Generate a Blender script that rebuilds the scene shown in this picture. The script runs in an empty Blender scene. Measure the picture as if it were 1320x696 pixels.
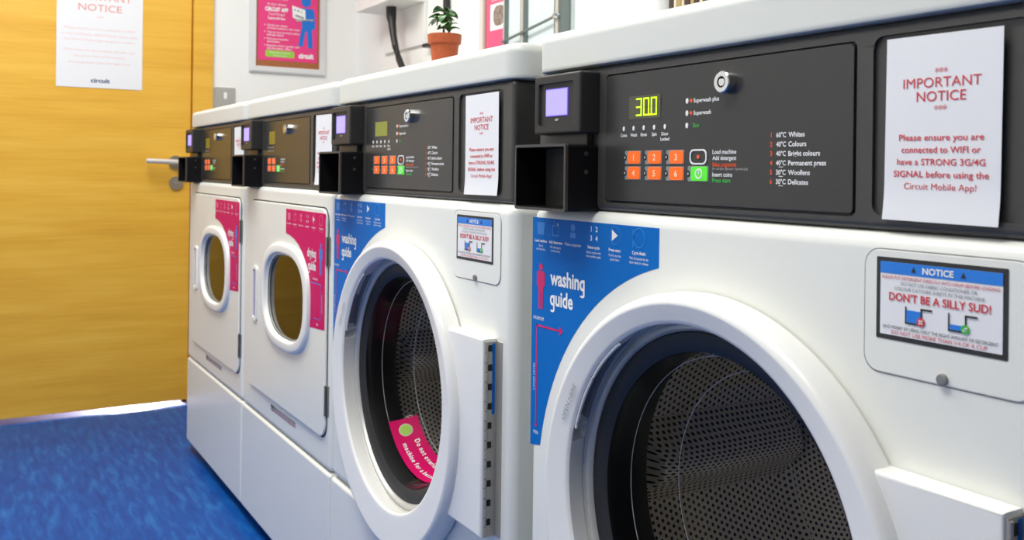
import bpy, bmesh, math, random
from mathutils import Vector, Matrix
PI = math.pi
R = random.Random(7)
S = bpy.context.scene
C = S.collection

# ------------------------------------------------------------------ camera, light, exposure
FPX, PPY, YAW, ROLL, CAMZ = 1207.81, 220.58, 0.53453, 0.0120, 0.93
cam_d = bpy.data.cameras.new('camera')
cam = bpy.data.objects.new('camera', cam_d); C.objects.link(cam); S.camera = cam
cam_d.sensor_width = 36.0
cam_d.lens = FPX * 36.0 / 1320.0
cam_d.shift_y = -(348.0 - PPY) / 1320.0
cam_d.clip_start = 0.02
_fw = Vector((-math.cos(YAW), math.sin(YAW), 0)); _rt = Vector((math.sin(YAW), math.cos(YAW), 0)); _up = Vector((0, 0, 1))
_cr = _rt * math.cos(ROLL) + _up * math.sin(ROLL)
_cu = -_rt * math.sin(ROLL) + _up * math.cos(ROLL)
_m = Matrix((_cr, _cu, -_fw)).transposed().to_4x4()
_m.translation = Vector((0, 0, CAMZ))
cam.matrix_world = _m
cam_d.dof.use_dof = True
cam_d.dof.focus_distance = 1.15
cam_d.dof.aperture_fstop = 11.0

S.view_settings.view_transform = 'Standard'
S.view_settings.look = 'None'
S.view_settings.exposure = 0.15
S.view_settings.gamma = 1.0
S.view_settings.use_curve_mapping = False
S.cycles.max_bounces = 12
S.cycles.transparent_max_bounces = 16
S.cycles.glossy_bounces = 6
S.cycles.diffuse_bounces = 6
S.cycles.sample_clamp_indirect = 6.0

wd = bpy.data.worlds.new('world'); S.world = wd; wd.use_nodes = True
wd.node_tree.nodes['Background'].inputs[0].default_value = (0.9, 0.95, 1.0, 1)
wd.node_tree.nodes['Background'].inputs[1].default_value = 0.4

def area(name, loc, sx, sy, power, col=(1, 1, 1), rot=(0, 0, 0)):
    l = bpy.data.lights.new(name, 'AREA'); l.shape = 'RECTANGLE'; l.size = sx; l.size_y = sy
    l.energy = power; l.color = col
    o = bpy.data.objects.new(name, l); C.objects.link(o); o.location = loc; o.rotation_euler = rot
    return o
area('ceiling_lamp', (-2.45, 0.15, 2.44), 1.25, 0.6, 33, (1.0, 0.98, 0.93))
area('ceiling_lamp', (-0.90, -0.15, 2.44), 1.25, 0.6, 30, (1.0, 0.98, 0.93))
area('corridor_lamp', (-4.22, 0.66, 0.20), 0.16, 0.16, 26, (0.80, 0.84, 1.0), (0, math.radians(-60), 0))

# ------------------------------------------------------------------ materials
MATS = {}
def nodes(name):
    m = bpy.data.materials.new(name); m.use_nodes = True
    nt = m.node_tree
    return m, nt, nt.nodes['Principled BSDF']
def mat(name, col, rough=0.5, metal=0.0, emit=None, es=0.0, coat=0.0, bump=0.0, bscale=400.0, var=0.0, spec=0.5):
    if name in MATS: return MATS[name]
    m, nt, b = nodes(name)
    b.inputs['Base Color'].default_value = (*col, 1)
    b.inputs['Roughness'].default_value = rough
    b.inputs['Metallic'].default_value = metal
    b.inputs['Specular IOR Level'].default_value = spec
    b.inputs['Coat Weight'].default_value = coat
    if emit:
        b.inputs['Emission Color'].default_value = (*emit, 1); b.inputs['Emission Strength'].default_value = es
    if bump or var:
        tc = nt.nodes.new('ShaderNodeTexCoord'); nz = nt.nodes.new('ShaderNodeTexNoise')
        nz.inputs['Scale'].default_value = bscale; nz.inputs['Detail'].default_value = 3
        nt.links.new(tc.outputs['Object'], nz.inputs['Vector'])
        if bump:
            bp = nt.nodes.new('ShaderNodeBump'); bp.inputs['Strength'].default_value = bump; bp.inputs['Distance'].default_value = 0.001
            nt.links.new(nz.outputs['Fac'], bp.inputs['Height']); nt.links.new(bp.outputs['Normal'], b.inputs['Normal'])
        if var:
            rp = nt.nodes.new('ShaderNodeValToRGB')
            rp.color_ramp.elements[0].position = 0.3; rp.color_ramp.elements[1].position = 0.7
            rp.color_ramp.elements[0].color = (*[c * (1 - var) for c in col], 1)
            rp.color_ramp.elements[1].color = (*[min(1, c * (1 + var)) for c in col], 1)
            nt.links.new(nz.outputs['Fac'], rp.inputs['Fac']); nt.links.new(rp.outputs['Color'], b.inputs['Base Color'])
    MATS[name] = m
    return m

ENAMEL = mat('white_enamel', (0.80, 0.81, 0.76), 0.26, bump=0.02, bscale=250)
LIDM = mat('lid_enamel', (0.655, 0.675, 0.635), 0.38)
RINGM = mat('white_door_plastic', (0.84, 0.84, 0.81), 0.28)
FASCIA = mat('black_moulded_plastic', (0.052, 0.050, 0.046), 0.40, bump=0.12, bscale=900)
INSERT = mat('black_satin_overlay', (0.036, 0.035, 0.033), 0.27)
HOODM = mat('black_painted_metal', (0.007, 0.007, 0.008), 0.5, spec=0.12)
HOUSING = mat('black_housing_plastic', (0.034, 0.033, 0.031), 0.42, spec=0.3)
GAP = mat('dark_seam', (0.012, 0.012, 0.012), 0.8)
RUBBER = mat('black_rubber', (0.012, 0.012, 0.013), 0.5)
CHROME = mat('chrome', (0.80, 0.80, 0.79), 0.12, 1.0)
STEEL = mat('brushed_steel', (0.55, 0.53, 0.49), 0.32, 1.0)
GLASSEDGE = mat('glass_edge_grey', (0.50, 0.50, 0.48), 0.3)
HINGE = mat('hinge_steel', (0.42, 0.40, 0.36), 0.4, 0.35)
SATIN = mat('satin_steel', (0.80, 0.79, 0.76), 0.38, 0.55)
GRIPSHADE = mat('grip_shade_grey', (0.36, 0.345, 0.35), 0.45)
OLDSTEEL = mat('dull_steel', (0.30, 0.29, 0.27), 0.4, 0.85)
TRIM = mat('grey_trim', (0.58, 0.58, 0.55), 0.35, 0.3)
PAPER = mat('white_paper', (0.80, 0.81, 0.83), 0.6)
RED = mat('red_ink', (0.62, 0.035, 0.055), 0.6)
FADED = mat('faded_red_ink', (0.78, 0.30, 0.28), 0.6)
PINKINK = mat('pale_red_ink', (0.85, 0.55, 0.53), 0.6)
NAVY = mat('navy_ink', (0.03, 0.04, 0.16), 0.6)
BLACKINK = mat('black_ink', (0.02, 0.02, 0.02), 0.5)
GREYINK = mat('grey_ink', (0.22, 0.23, 0.24), 0.5)
WHITEINK = mat('white_ink', (0.85, 0.86, 0.86), 0.5)
DIMINK = mat('dim_white_ink', (0.42, 0.43, 0.43), 0.5)
BLUE = mat('blue_vinyl', (0.001, 0.140, 0.50), 0.5, spec=0.12)
PALEBLUE = mat('pale_blue_ink', (0.01, 0.21, 0.62), 0.4)
PINK = mat('pink_vinyl', (0.62, 0.002, 0.115), 0.5, spec=0.12)
PINKLINE = mat('pale_pink_ink', (0.80, 0.12, 0.26), 0.4)
MAGENTA = mat('magenta_ink', (0.62, 0.004, 0.13), 0.4)
FIGBLUE = mat('figure_blue_ink', (0.008, 0.17, 0.62), 0.4)
SIGNBLUE = mat('sign_blue', (0.01, 0.20, 0.70), 0.35)
GREENINK = mat('green_ink', (0.05, 0.45, 0.06), 0.5)
ORANGE = mat('orange_key', (0.95, 0.14, 0.006), 0.4, emit=(1.0, 0.13, 0.005), es=0.25)
GREENKEY = mat('green_key', (0.09, 0.75, 0.03), 0.4, emit=(0.08, 0.8, 0.02), es=0.2)
KEYGREY = mat('key_surround_grey', (0.22, 0.25, 0.25), 0.4)
KEYINK = mat('key_numeral_cream', (0.95, 0.80, 0.55), 0.5)
ORANGEINK = mat('orange_ink', (0.85, 0.10, 0.02), 0.5)
LEDBACK = mat('olive_display_window', (0.085, 0.080, 0.045), 0.25)
LEDON = mat('lit_display_digit', (0.5, 0.8, 0.02), 0.5, emit=(0.55, 0.82, 0.0), es=1.1)
LEDGOLD = mat('amber_display_window', (0.24, 0.19, 0.015), 0.3, emit=(0.4, 0.3, 0.0), es=0.06)
LEDDIM = mat('dim_display_window', (0.20, 0.21, 0.03), 0.3, emit=(0.35, 0.38, 0.02), es=0.18)
LCD = mat('lilac_screen', (0.30, 0.26, 0.75), 0.3, emit=(0.36, 0.30, 0.95), es=0.72)
LCDE = mat('screen_edge', (0.08, 0.06, 0.30), 0.3, emit=(0.16, 0.10, 0.75), es=0.7)
CORK = mat('cork_board', (0.36, 0.13, 0.045), 0.85, var=0.25, bscale=300)
POSTER = mat('pink_poster', (0.80, 0.045, 0.22), 0.45)
POSTERB = mat('pale_pink_poster', (0.72, 0.10, 0.23), 0.45)
LIME = mat('lime_ink', (0.33, 0.60, 0.06), 0.5)
ALU = mat('aluminium', (0.80, 0.82, 0.83), 0.35, 0.4)
TERRA = mat('terracotta', (0.44, 0.088, 0.024), 0.65, var=0.12, bscale=120)
SOIL = mat('soil', (0.035, 0.024, 0.016), 0.95, bump=0.8, bscale=300)
LEAF = mat('leaf_green', (0.065, 0.16, 0.045), 0.3, var=0.35, bscale=90)
STEM = mat('stem_green', (0.14, 0.17, 0.06), 0.6)
WALL = mat('white_wall_paint', (0.86, 0.865, 0.845), 0.7, bump=0.05, bscale=120)
CEIL = mat('white_ceiling', (0.85, 0.85, 0.83), 0.8, bump=0.05, bscale=80)
WHITEBOX = mat('white_board', (0.80, 0.80, 0.79), 0.5)
CABLE = mat('black_hose', (0.016, 0.015, 0.015), 0.42)
CASEMET = mat('green_grey_metal', (0.20, 0.24, 0.235), 0.35, 0.6)
PALECASE = mat('pale_panel_and_reflection', (0.66, 0.74, 0.75), 0.6, spec=0.1)  # pale reflection of the panes put into the colour; back panel shares it
BROWNB = mat('dark_brown_cover', (0.05, 0.028, 0.018), 0.6)
TANB = mat('tan_cover', (0.42, 0.28, 0.12), 0.6)
CREAMB = mat('cream_cover', (0.66, 0.58, 0.42), 0.6)
PHOTO = mat('photo_print', (0.26, 0.20, 0.17), 0.5, var=0.5, bscale=60)
CORRFLOOR = mat('shaded_corridor_floor', (0.05, 0.035, 0.10), 0.6)  # shade of the unlit door gap put into the floor colour

def wood_mat():
    m, nt, b = nodes('golden_oak_veneer')
    tc = nt.nodes.new('ShaderNodeTexCoord')
    def noise(sc, detail, rough=0.55):
        mp = nt.nodes.new('ShaderNodeMapping'); mp.inputs['Scale'].default_value = sc
        nz = nt.nodes.new('ShaderNodeTexNoise'); nz.inputs['Scale'].default_value = 1.0; nz.inputs['Detail'].default_value = detail
        nz.inputs['Roughness'].default_value = rough
        nt.links.new(tc.outputs['Object'], mp.inputs['Vector']); nt.links.new(mp.outputs['Vector'], nz.inputs['Vector'])
        return nz
    a = noise((3, 1.6, 22), 5); f = noise((20, 5, 260), 3)
    mx = nt.nodes.new('ShaderNodeMix'); mx.data_type = 'FLOAT'; mx.inputs['Factor'].default_value = 0.35
    nt.links.new(a.outputs['Fac'], mx.inputs['A']); nt.links.new(f.outputs['Fac'], mx.inputs['B'])
    rp = nt.nodes.new('ShaderNodeValToRGB')
    e = rp.color_ramp.elements
    e[0].position = 0.30; e[0].color = (0.68, 0.345, 0.028, 1)
    e[1].position = 0.66; e[1].color = (0.86, 0.51, 0.068, 1)
    k = e.new(0.48); k.color = (0.79, 0.43, 0.040, 1)
    nt.links.new(mx.outputs['Result'], rp.inputs['Fac']); nt.links.new(rp.outputs['Color'], b.inputs['Base Color'])
    b.inputs['Roughness'].default_value = 0.42
    MATS['wood'] = m
    return m
WOOD = wood_mat()

def floor_mat():
    m, nt, b = nodes('blue_marbled_vinyl')
    tc = nt.nodes.new('ShaderNodeTexCoord')
    def noise(sc, detail, dist=0.0):
        mp = nt.nodes.new('ShaderNodeMapping'); mp.inputs['Scale'].default_value = sc
        nz = nt.nodes.new('ShaderNodeTexNoise'); nz.inputs['Scale'].default_value = 1.0; nz.inputs['Detail'].default_value = detail
        nz.inputs['Distortion'].default_value = dist
        nt.links.new(tc.outputs['Object'], mp.inputs['Vector']); nt.links.new(mp.outputs['Vector'], nz.inputs['Vector'])
        return nz
    a = noise((9, 52, 1), 5, 0.5); g = noise((2.2, 6, 1), 2)
    rp = nt.nodes.new('ShaderNodeValToRGB')
    e = rp.color_ramp.elements
    e[0].position = 0.25; e[0].color = (0.004, 0.048, 0.255, 1)
    e[1].position = 0.80; e[1].color = (0.024, 0.180, 0.50, 1)
    k = e.new(0.52); k.color = (0.004, 0.082, 0.355, 1)
    nt.links.new(a.outputs['Fac'], rp.inputs['Fac'])
    mx = nt.nodes.new('ShaderNodeMix'); mx.data_type = 'RGBA'; mx.blend_type = 'MULTIPLY'; mx.inputs['Factor'].default_value = 0.5
    r2 = nt.nodes.new('ShaderNodeValToRGB'); r2.color_ramp.elements[0].color = (0.72, 0.78, 0.82, 1); r2.color_ramp.elements[1].color = (1, 1, 1, 1)
    r2.color_ramp.elements[0].position = 0.35; r2.color_ramp.elements[1].position = 0.65
    nt.links.new(g.outputs['Fac'], r2.inputs['Fac'])
    nt.links.new(rp.outputs['Color'], mx.inputs['A']); nt.links.new(r2.outputs['Color'], mx.inputs['B'])
    nt.links.new(mx.outputs['Result'], b.inputs['Base Color'])
    b.inputs['Roughness'].default_value = 0.42; b.inputs['Specular IOR Level'].default_value = 0.15
    return m
FLOORM = floor_mat()

def glass_mat(name, tint, ior=1.5, rough=0.02):
    m = bpy.data.materials.new(name); m.use_nodes = True
    nt = m.node_tree; nt.nodes.clear()
    out = nt.nodes.new('ShaderNodeOutputMaterial'); mx = nt.nodes.new('ShaderNodeMixShader')
    tr = nt.nodes.new('ShaderNodeBsdfTransparent'); gl = nt.nodes.new('ShaderNodeBsdfGlossy'); fr = nt.nodes.new('ShaderNodeFresnel')
    tr.inputs['Color'].default_value = (*tint, 1); gl.inputs['Roughness'].default_value = rough; fr.inputs['IOR'].default_value = ior
    nt.links.new(fr.outputs[0], mx.inputs[0]); nt.links.new(tr.outputs[0], mx.inputs[1]); nt.links.new(gl.outputs[0], mx.inputs[2])
    nt.links.new(mx.outputs[0], out.inputs[0])
    return m
BOWLGLASS = glass_mat('door_bowl_glass', (0.93, 0.93, 0.92), 1.25)
DRYGLASS = glass_mat('dryer_window_glass', (0.55, 0.52, 0.45), 1.62)
CASEGLASS = glass_mat('case_glass', (0.93, 0.97, 0.96), 1.45)

def perf_mat():
    m, nt, b = nodes('perforated_steel')
    uv = nt.nodes.new('ShaderNodeUVMap')
    sep = nt.nodes.new('ShaderNodeSeparateXYZ'); nt.links.new(uv.outputs[0], sep.inputs[0])
    def M(op, a, c=None):
        n = nt.nodes.new('ShaderNodeMath'); n.operation = op
        for i, v in enumerate((a, c)):
            if v is None: continue
            if isinstance(v, (int, float)): n.inputs[i].default_value = v
            else: nt.links.new(v, n.inputs[i])
        return n.outputs[0]
    P = 0.0095
    def grid(ou, ov):
        u = M('ADD', M('DIVIDE', sep.outputs[0], P), ou); v = M('ADD', M('DIVIDE', sep.outputs[1], P * 1.732), ov)
        du = M('SUBTRACT', M('FRACT', u), 0.5); dv = M('MULTIPLY', M('SUBTRACT', M('FRACT', v), 0.5), 1.732)
        return M('SQRT', M('ADD', M('MULTIPLY', du, du), M('MULTIPLY', dv, dv)))
    d = M('MINIMUM', grid(100, 100), grid(100.5, 100.5))
    hole = M('LESS_THAN', d, 0.26)
    mx = nt.nodes.new('ShaderNodeMix'); mx.data_type = 'RGBA'
    nt.links.new(hole, mx.inputs['Factor'])
    mx.inputs['A'].default_value = (0.86, 0.79, 0.69, 1); mx.inputs['B'].default_value = (0.035, 0.032, 0.028, 1)
    nt.links.new(mx.outputs['Result'], b.inputs['Base Color'])
    b.inputs['Metallic'].default_value = 0.15; b.inputs['Roughness'].default_value = 0.5
    return m
PERF = perf_mat()

# ------------------------------------------------------------------ mesh builder
class B:
    def __init__(s):
        s.bm = bmesh.new(); s.mats = []; s.uv = s.bm.loops.layers.uv.new('UVMap'); s.fl = s.bm.faces.layers.int.new('done')
    def _done(s, m):
        if m not in s.mats: s.mats.append(m)
        i = s.mats.index(m)
        for f in s.bm.faces:
            if not f[s.fl]: f[s.fl] = 1; f.material_index = i
    def box(s, x0, x1, y0, y1, z0, z1, m, r=0.0, seg=2):
        g = bmesh.ops.create_cube(s.bm, size=1.0)
        vs = g['verts']
        for v in vs:
            v.co = Vector(((x0 + x1) / 2 + v.co.x * (x1 - x0), (y0 + y1) / 2 + v.co.y * (y1 - y0), (z0 + z1) / 2 + v.co.z * (z1 - z0)))
        if r:
            es = list({e for v in vs for e in v.link_edges})
            bmesh.ops.bevel(s.bm, geom=es, offset=r, segments=seg, profile=0.5, affect='EDGES')
        s._done(m)
    def prism(s, poly, y0, y1, m, bev=0.0, seg=2, back=False):
        """polygon in x,z swept from y0 (front) to y1 (back); the front edge may be rounded"""
        a = [s.bm.verts.new((x, y0, z)) for x, z in poly]; b = [s.bm.verts.new((x, y1, z)) for x, z in poly]
        n = len(poly)
        ff = s.bm.faces.new(a); fb = s.bm.faces.new(b[::-1])
        sides = [s.bm.faces.new((a[i], b[i], b[(i + 1) % n], a[(i + 1) % n])) for i in range(n)]
        bmesh.ops.recalc_face_normals(s.bm, faces=[ff, fb] + sides)
        if bev:
            es = list(ff.edges) + (list(fb.edges) if back else [])
            bmesh.ops.bevel(s.bm, geom=es, offset=bev, segments=seg, profile=0.5, affect='EDGES')
        s._done(m)
    def rrect(s, x0, x1, z0, z1, r, y0, y1, m, bev=0.0, seg=2):
        s.prism(rr(x0, x1, z0, z1, r), y0, y1, m, bev, seg)
    def disc(s, x, z, r, y0, y1, m, n=24, bev=0.0, r2=None):
        s.prism([(x + r * math.cos(2 * PI * i / n), z + (r2 or r) * math.sin(2 * PI * i / n)) for i in range(n)], y0, y1, m, bev)
    def frame(s, outer, inner, y0, y1, m):
        """ring between two outlines with the same number of points"""
        n = len(outer); bm = s.bm
        o0 = [bm.verts.new((x, y0, z)) for x, z in outer]; i0 = [bm.verts.new((x, y0, z)) for x, z in inner]
        o1 = [bm.verts.new((x, y1, z)) for x, z in outer]; i1 = [bm.verts.new((x, y1, z)) for x, z in inner]
        fs = []
        for k in range(n):
            j = (k + 1) % n
            fs += [bm.faces.new((o0[k], o0[j], i0[j], i0[k])), bm.faces.new((o1[k], i1[k], i1[j], o1[j])),
                   bm.faces.new((o0[k], o1[k], o1[j], o0[j])), bm.faces.new((i0[k], i0[j], i1[j], i1[k]))]
        bmesh.ops.recalc_face_normals(bm, faces=fs)
        s._done(m)
    def loft(s, rings, m, close=True, cap0=False, cap1=False):
        bm = s.bm; L = [[bm.verts.new(p) for p in r] for r in rings]; n = len(L[0]); fs = []
        for a, b in zip(L, L[1:]):
            for k in range(n if close else n - 1):
                j = (k + 1) % n
                fs.append(bm.faces.new((a[k], a[j], b[j], b[k])))
        if cap0: fs.append(bm.faces.new(L[0][::-1]))
        if cap1: fs.append(bm.faces.new(L[-1]))
        bmesh.ops.recalc_face_normals(bm, faces=fs)
        s._done(m)
    def lathe(s, prof, cx, cz, m, seg=96, rfun=None, uvs=False, capend=False):
        """profile of (radius, y) turned about the y axis through cx, cz"""
        bm = s.bm; cols = []
        for k in range(seg):
            t = 2 * PI * k / seg
            pr = rfun(prof, t) if rfun else prof
            cols.append([bm.verts.new((cx + r * math.cos(t), y, cz + r * math.sin(t))) for r, y in pr])
        n = len(prof); ln = [0.0]
        for a, b in zip(prof, prof[1:]): ln.append(ln[-1] + math.hypot(a[0] - b[0], a[1] - b[1]))
        fs = []
        rm = max(p[0] for p in prof)
        for k in range(seg):
            j = (k + 1) % seg
            for i in range(n - 1):
                f = bm.faces.new((cols[k][i], cols[j][i], cols[j][i + 1], cols[k][i + 1])); fs.append(f)
                if uvs:
                    for lp, (kk, ii) in zip(f.loops, ((k, i), (k + 1, i), (k + 1, i + 1), (k, i + 1))):
                        lp[s.uv].uv = (2 * PI * rm * kk / seg, ln[ii])
        if capend: fs.append(bm.faces.new([cols[k][-1] for k in range(seg)]))
        s._done(m)
    def tube(s, pts, rad, m, seg=12):
        pts = [Vector(p) for p in pts]; rings = []
        up = Vector((0, 0, 1))
        for i, p in enumerate(pts):
            t = (pts[min(i + 1, len(pts) - 1)] - pts[max(i - 1, 0)]).normalized()
            ref = Vector((0, 1, 0)) if abs(t.z) > 0.8 else up
            a = t.cross(ref).normalized(); b = t.cross(a).normalized()
            r = rad[i] if isinstance(rad, (list, tuple)) else rad
            rings.append([p + a * r * math.cos(2 * PI * k / seg) + b * r * math.sin(2 * PI * k / seg) for k in range(seg)])
        s.loft(rings, m, cap0=True, cap1=True)
    def text(s, txt, x, z, h, y, m, w=None, align='c', bold=0.0, rot=0.0, maxw=None):
        """one line of lettering on a face that looks along -y; h is the height of its capitals"""
        V, F, ch = glyphs(txt, bold)
        if not V: return
        xa = min(v[0] for v in V); xb = max(v[0] for v in V)
        k = h / ch; kx = k if w is None else w / (xb - xa)
        if maxw and (xb - xa) * kx > maxw: kx = maxw / (xb - xa)
        off = {'c': (xa + xb) / 2, 'l': xa, 'r': xb}[align]
        c, sn = math.cos(rot), math.sin(rot)
        vs = []
        for vx, vy in V:
            px, pz = (vx - off) * kx, (vy - ch / 2) * k
            vs.append(s.bm.verts.new((x + px * c - pz * sn, y, z + px * sn + pz * c)))
        for f in F:
            try: s.bm.faces.new([vs[i] for i in f])
            except ValueError: pass
        s._done(m)
    def heading(s, txt, x, z, h, y, m, w):
        """bold lettering with a plain hooked g, left-aligned"""
        V, F, ch = glyphs(txt.replace('g', 'q'), 0.028)
        xa = min(v[0] for v in V); xb = max(v[0] for v in V); kx = w / (xb - xa); k = h / ch
        qs = glyphs('q', 0.028)[0]; qw = max(v[0] for v in qs) - min(v[0] for v in qs)
        s.text(txt.replace('g', 'q'), x, z, h, y, m, w=w, align='l', bold=0.028)
        for i, c in enumerate(txt):
            if c != 'g': continue
            if i == len(txt) - 1: x1 = xb
            else:
                P = glyphs(txt[:i + 1].replace('g', 'q'), 0.028)[0]; x1 = max(v[0] for v in P)
            zb = min(v[1] for v in V); st = 0.125
            X = lambda u: x + (u - xa) * kx
            Z = lambda v: z + (v - ch / 2) * k
            n = 10; cx, cz = x1 - qw * 0.48, zb + 0.03; ro = qw * 0.48; ri = ro - st
            pts = [(X(cx + ro * math.cos(-PI * j / n * 0.86)), Z(cz + ro * 0.55 * math.sin(-PI * j / n * 0.86))) for j in range(n + 1)]
            pin = [(X(cx + ri * math.cos(-PI * j / n * 0.86)), Z(cz + (ro * 0.55 - st * 0.85) * math.sin(-PI * j / n * 0.86))) for j in range(n + 1)]
            s.prism(pts + pin[::-1], y - 0.00005, y + 0.0001, m)
    def build(s, name, parent=None, loc=(0, 0, 0), rot=(0, 0, 0), sharp=35):
        me = bpy.data.meshes.new(name)
        for f in s.bm.faces: f.smooth = True
        s.bm.faces.layers.int.remove(s.fl); s.bm.normal_update(); s.bm.to_mesh(me); s.bm.free()
        for m in s.mats: me.materials.append(m)
        me.set_sharp_from_angle(angle=math.radians(sharp))
        o = bpy.data.objects.new(name, me); C.objects.link(o)
        o.location = loc; o.rotation_euler = rot
        if parent: o.parent = parent
        wn = o.modifiers.new('weighted', 'WEIGHTED_NORMAL'); wn.keep_sharp = True; wn.weight = 60
        return o

_gc = {}
def glyphs(txt, bold):
    if 'M' in txt: bold = 0.0
    key = (txt, bold)
    if key in _gc: return _gc[key]
    def mesh_of(t):
        cu = bpy.data.curves.new('t', 'FONT'); cu.body = t; cu.size = 1.0; cu.offset = bold; cu.resolution_u = 3
        o = bpy.data.objects.new('t', cu); C.objects.link(o)
        dg = bpy.context.evaluated_depsgraph_get(); me = o.evaluated_get(dg).to_mesh()
        V = [(v.co.x, v.co.y) for v in me.vertices]; F = [tuple(p.vertices) for p in me.polygons]
        o.evaluated_get(dg).to_mesh_clear(); bpy.data.objects.remove(o); bpy.data.curves.remove(cu)
        return V, F
    V, F = mesh_of(txt)
    HV, _ = mesh_of('H')
    _gc[key] = (V, F, max(v[1] for v in HV))
    return _gc[key]

def rr(x0, x1, z0, z1, r, n=6):
    p = []
    for cx, cz, a in ((x1 - r, z1 - r, 0), (x0 + r, z1 - r, 90), (x0 + r, z0 + r, 180), (x1 - r, z0 + r, 270)):
        for i in range(n + 1):
            t = math.radians(a + 90 * i / n); p.append((cx + r * math.cos(t), cz + r * math.sin(t)))
    return p
def sup(cx, cz, a, b, n, k=72, flat=0.0):
    p = []
    for i in range(k):
        t = 2 * PI * i / k; c, s = math.cos(t), math.sin(t)
        p.append((cx + a * math.copysign(abs(c) ** (2 / n), c), cz + b * math.copysign(abs(s) ** (2 / n), s)))
    return p
def cut(o, *cutters):
    o.modifiers.clear()
    for c in cutters:
        c.parent = o.parent
        md = o.modifiers.new('b', 'BOOLEAN'); md.operation = 'DIFFERENCE'; md.object = c; md.solver = 'EXACT'
    dg = bpy.context.evaluated_depsgraph_get(); dg.update()
    me = bpy.data.meshes.new_from_object(o.evaluated_get(dg))
    old = o.data; o.modifiers.clear(); o.data = me; me.name = old.name
    bpy.data.meshes.remove(old)
    for c in cutters:
        d = c.data; bpy.data.objects.remove(c); bpy.data.meshes.remove(d)
    me.set_sharp_from_angle(angle=math.radians(35))
    wn = o.modifiers.new('weighted', 'WEIGHTED_NORMAL'); wn.keep_sharp = True; wn.weight = 60
def thing(name, label, cat, loc=(0, 0, 0), rz=0.0, group=None):
    o = bpy.data.objects.new(name, None); C.objects.link(o); o.empty_display_size = 0.1
    o.location = loc; o.rotation_euler = (0, 0, rz)
    return tag(o, label, cat, group)
def tag(o, label, cat, group=None):
    o['label'] = label; o['category'] = cat
    if group: o['group'] = group
    return o
def struct(o, label=None):
    o['kind'] = 'structure'
    if label: o['label'] = label
    return o

# ------------------------------------------------------------------ the room
XF, XR, YB, YN, ZC = -3.805, 3.4, 1.475, -1.35, 2.5
D0, D1, F1, DB, DT = -0.13, 0.786, 0.866, 0.020, 2.06    # door leaf edges, frame edge, underside, top
FRONT = 0.66
b = B(); b.box(XF, XR + 0.1, YN - 0.1, YB + 0.1, -0.1, 0.0, FLOORM); struct(b.build('floor'), 'blue marbled vinyl floor')
b = B(); b.box(XF - 0.1, XR + 0.1, YN - 0.1, YB + 0.1, ZC, ZC + 0.1, CEIL); struct(b.build('ceiling'))
b = B(); b.box(XF - 0.1, XR + 0.1, YB, YB + 0.1, 0, ZC, WALL); struct(b.build('wall_back'), 'white wall behind the machines')
b = B(); b.box(XF - 0.1, XR + 0.1, YN - 0.1, YN, 0, ZC, WALL); struct(b.build('wall_front'))
b = B(); b.box(XR, XR + 0.1, YN, YB, 0, ZC, mat('unseen_dark_wall', (0.10, 0.10, 0.10), 0.7)); struct(b.build('wall_right'))  # unseen wall, darkened so that right-facing sides stay dark
b = B()
b.box(XF - 0.1, XF, F1, YB, 0, ZC, WALL); b.box(XF - 0.1, XF, YN, D0 - 0.08, 0, ZC, WALL); b.box(XF - 0.1, XF, D0 - 0.08, F1, DT + 0.08, ZC, WALL)
struct(b.build('wall_left'), 'white wall beside the oak door')
b = B()
b.box(XF - 0.1, XF + 0.018, D1 + 0.004, F1, 0, DT + 0.08, WOOD, 0.003); b.box(XF - 0.1, XF + 0.018, D0 - 0.08, D0 - 0.004, 0, DT + 0.08, WOOD, 0.003)
b.box(XF - 0.1, XF + 0.018, D0 - 0.004, D1 + 0.004, DT + 0.004, DT + 0.08, WOOD, 0.003)
b.box(XF - 0.09, XF - 0.055, D1 - 0.012, D1 + 0.006, 0, DT, GAP)
struct(b.build('trim_1'), 'oak door frame')
b = B(); b.box(XF - 0.045, XF, D0, D1, DB, DT, WOOD, 0.002); door = struct(b.build('door_1'), 'plain golden oak door')
# lever handle and thumb turn
b = B()
HY, HZ = 0.729, 0.949
def xdisc(b, x0, x1, y, z, r, m, n=28):
    b.loft([[(x, y + r * math.cos(2 * PI * i / n), z + r * math.sin(2 * PI * i / n)) for i in range(n)] for x in (x0, x1)], m, cap0=True, cap1=True)
xdisc(b, XF, XF + 0.009, HY, HZ, 0.026, STEEL)
b.tube([(XF + 0.008, HY, HZ), (XF + 0.045, HY, HZ), (XF + 0.054, HY - 0.004, HZ), (XF + 0.056, HY - 0.02, HZ + 0.001), (XF + 0.056, HY - 0.115, HZ + 0.004)], 0.0098, SATIN, 14)
b.build('door_handle', door)
b = B(); xdisc(b, XF, XF + 0.009, HY + 0.004, 0.868, 0.026, STEEL); b.box(XF + 0.009, XF + 0.024, HY - 0.009, HY + 0.017, 0.865, 0.871, STEEL, 0.002)
b.build('thumb_turn', door)
# the corridor outside, seen as a bright line under the door
b = B(); b.box(XF - 1.3, XF, YN - 0.1, YB + 0.1, -0.1, 0.0, CORRFLOOR); struct(b.build('floor_corridor'), 'corridor floor outside the door, coloured dark as shade')
b = B(); b.box(XF - 1.4, XF - 1.3, YN - 0.1, YB + 0.1, 0, ZC, WALL); struct(b.build('wall_corridor'))

# ------------------------------------------------------------------ the machines
W_DRY, W_WASH, DEP = 0.683, 0.712, 0.715
ZSEAM, ZCAB, ZFB, ZFT, ZLID = 0.309, 0.884, 0.8835, 1.058, 1.111
def zz(v): return v + CAMZ

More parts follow.
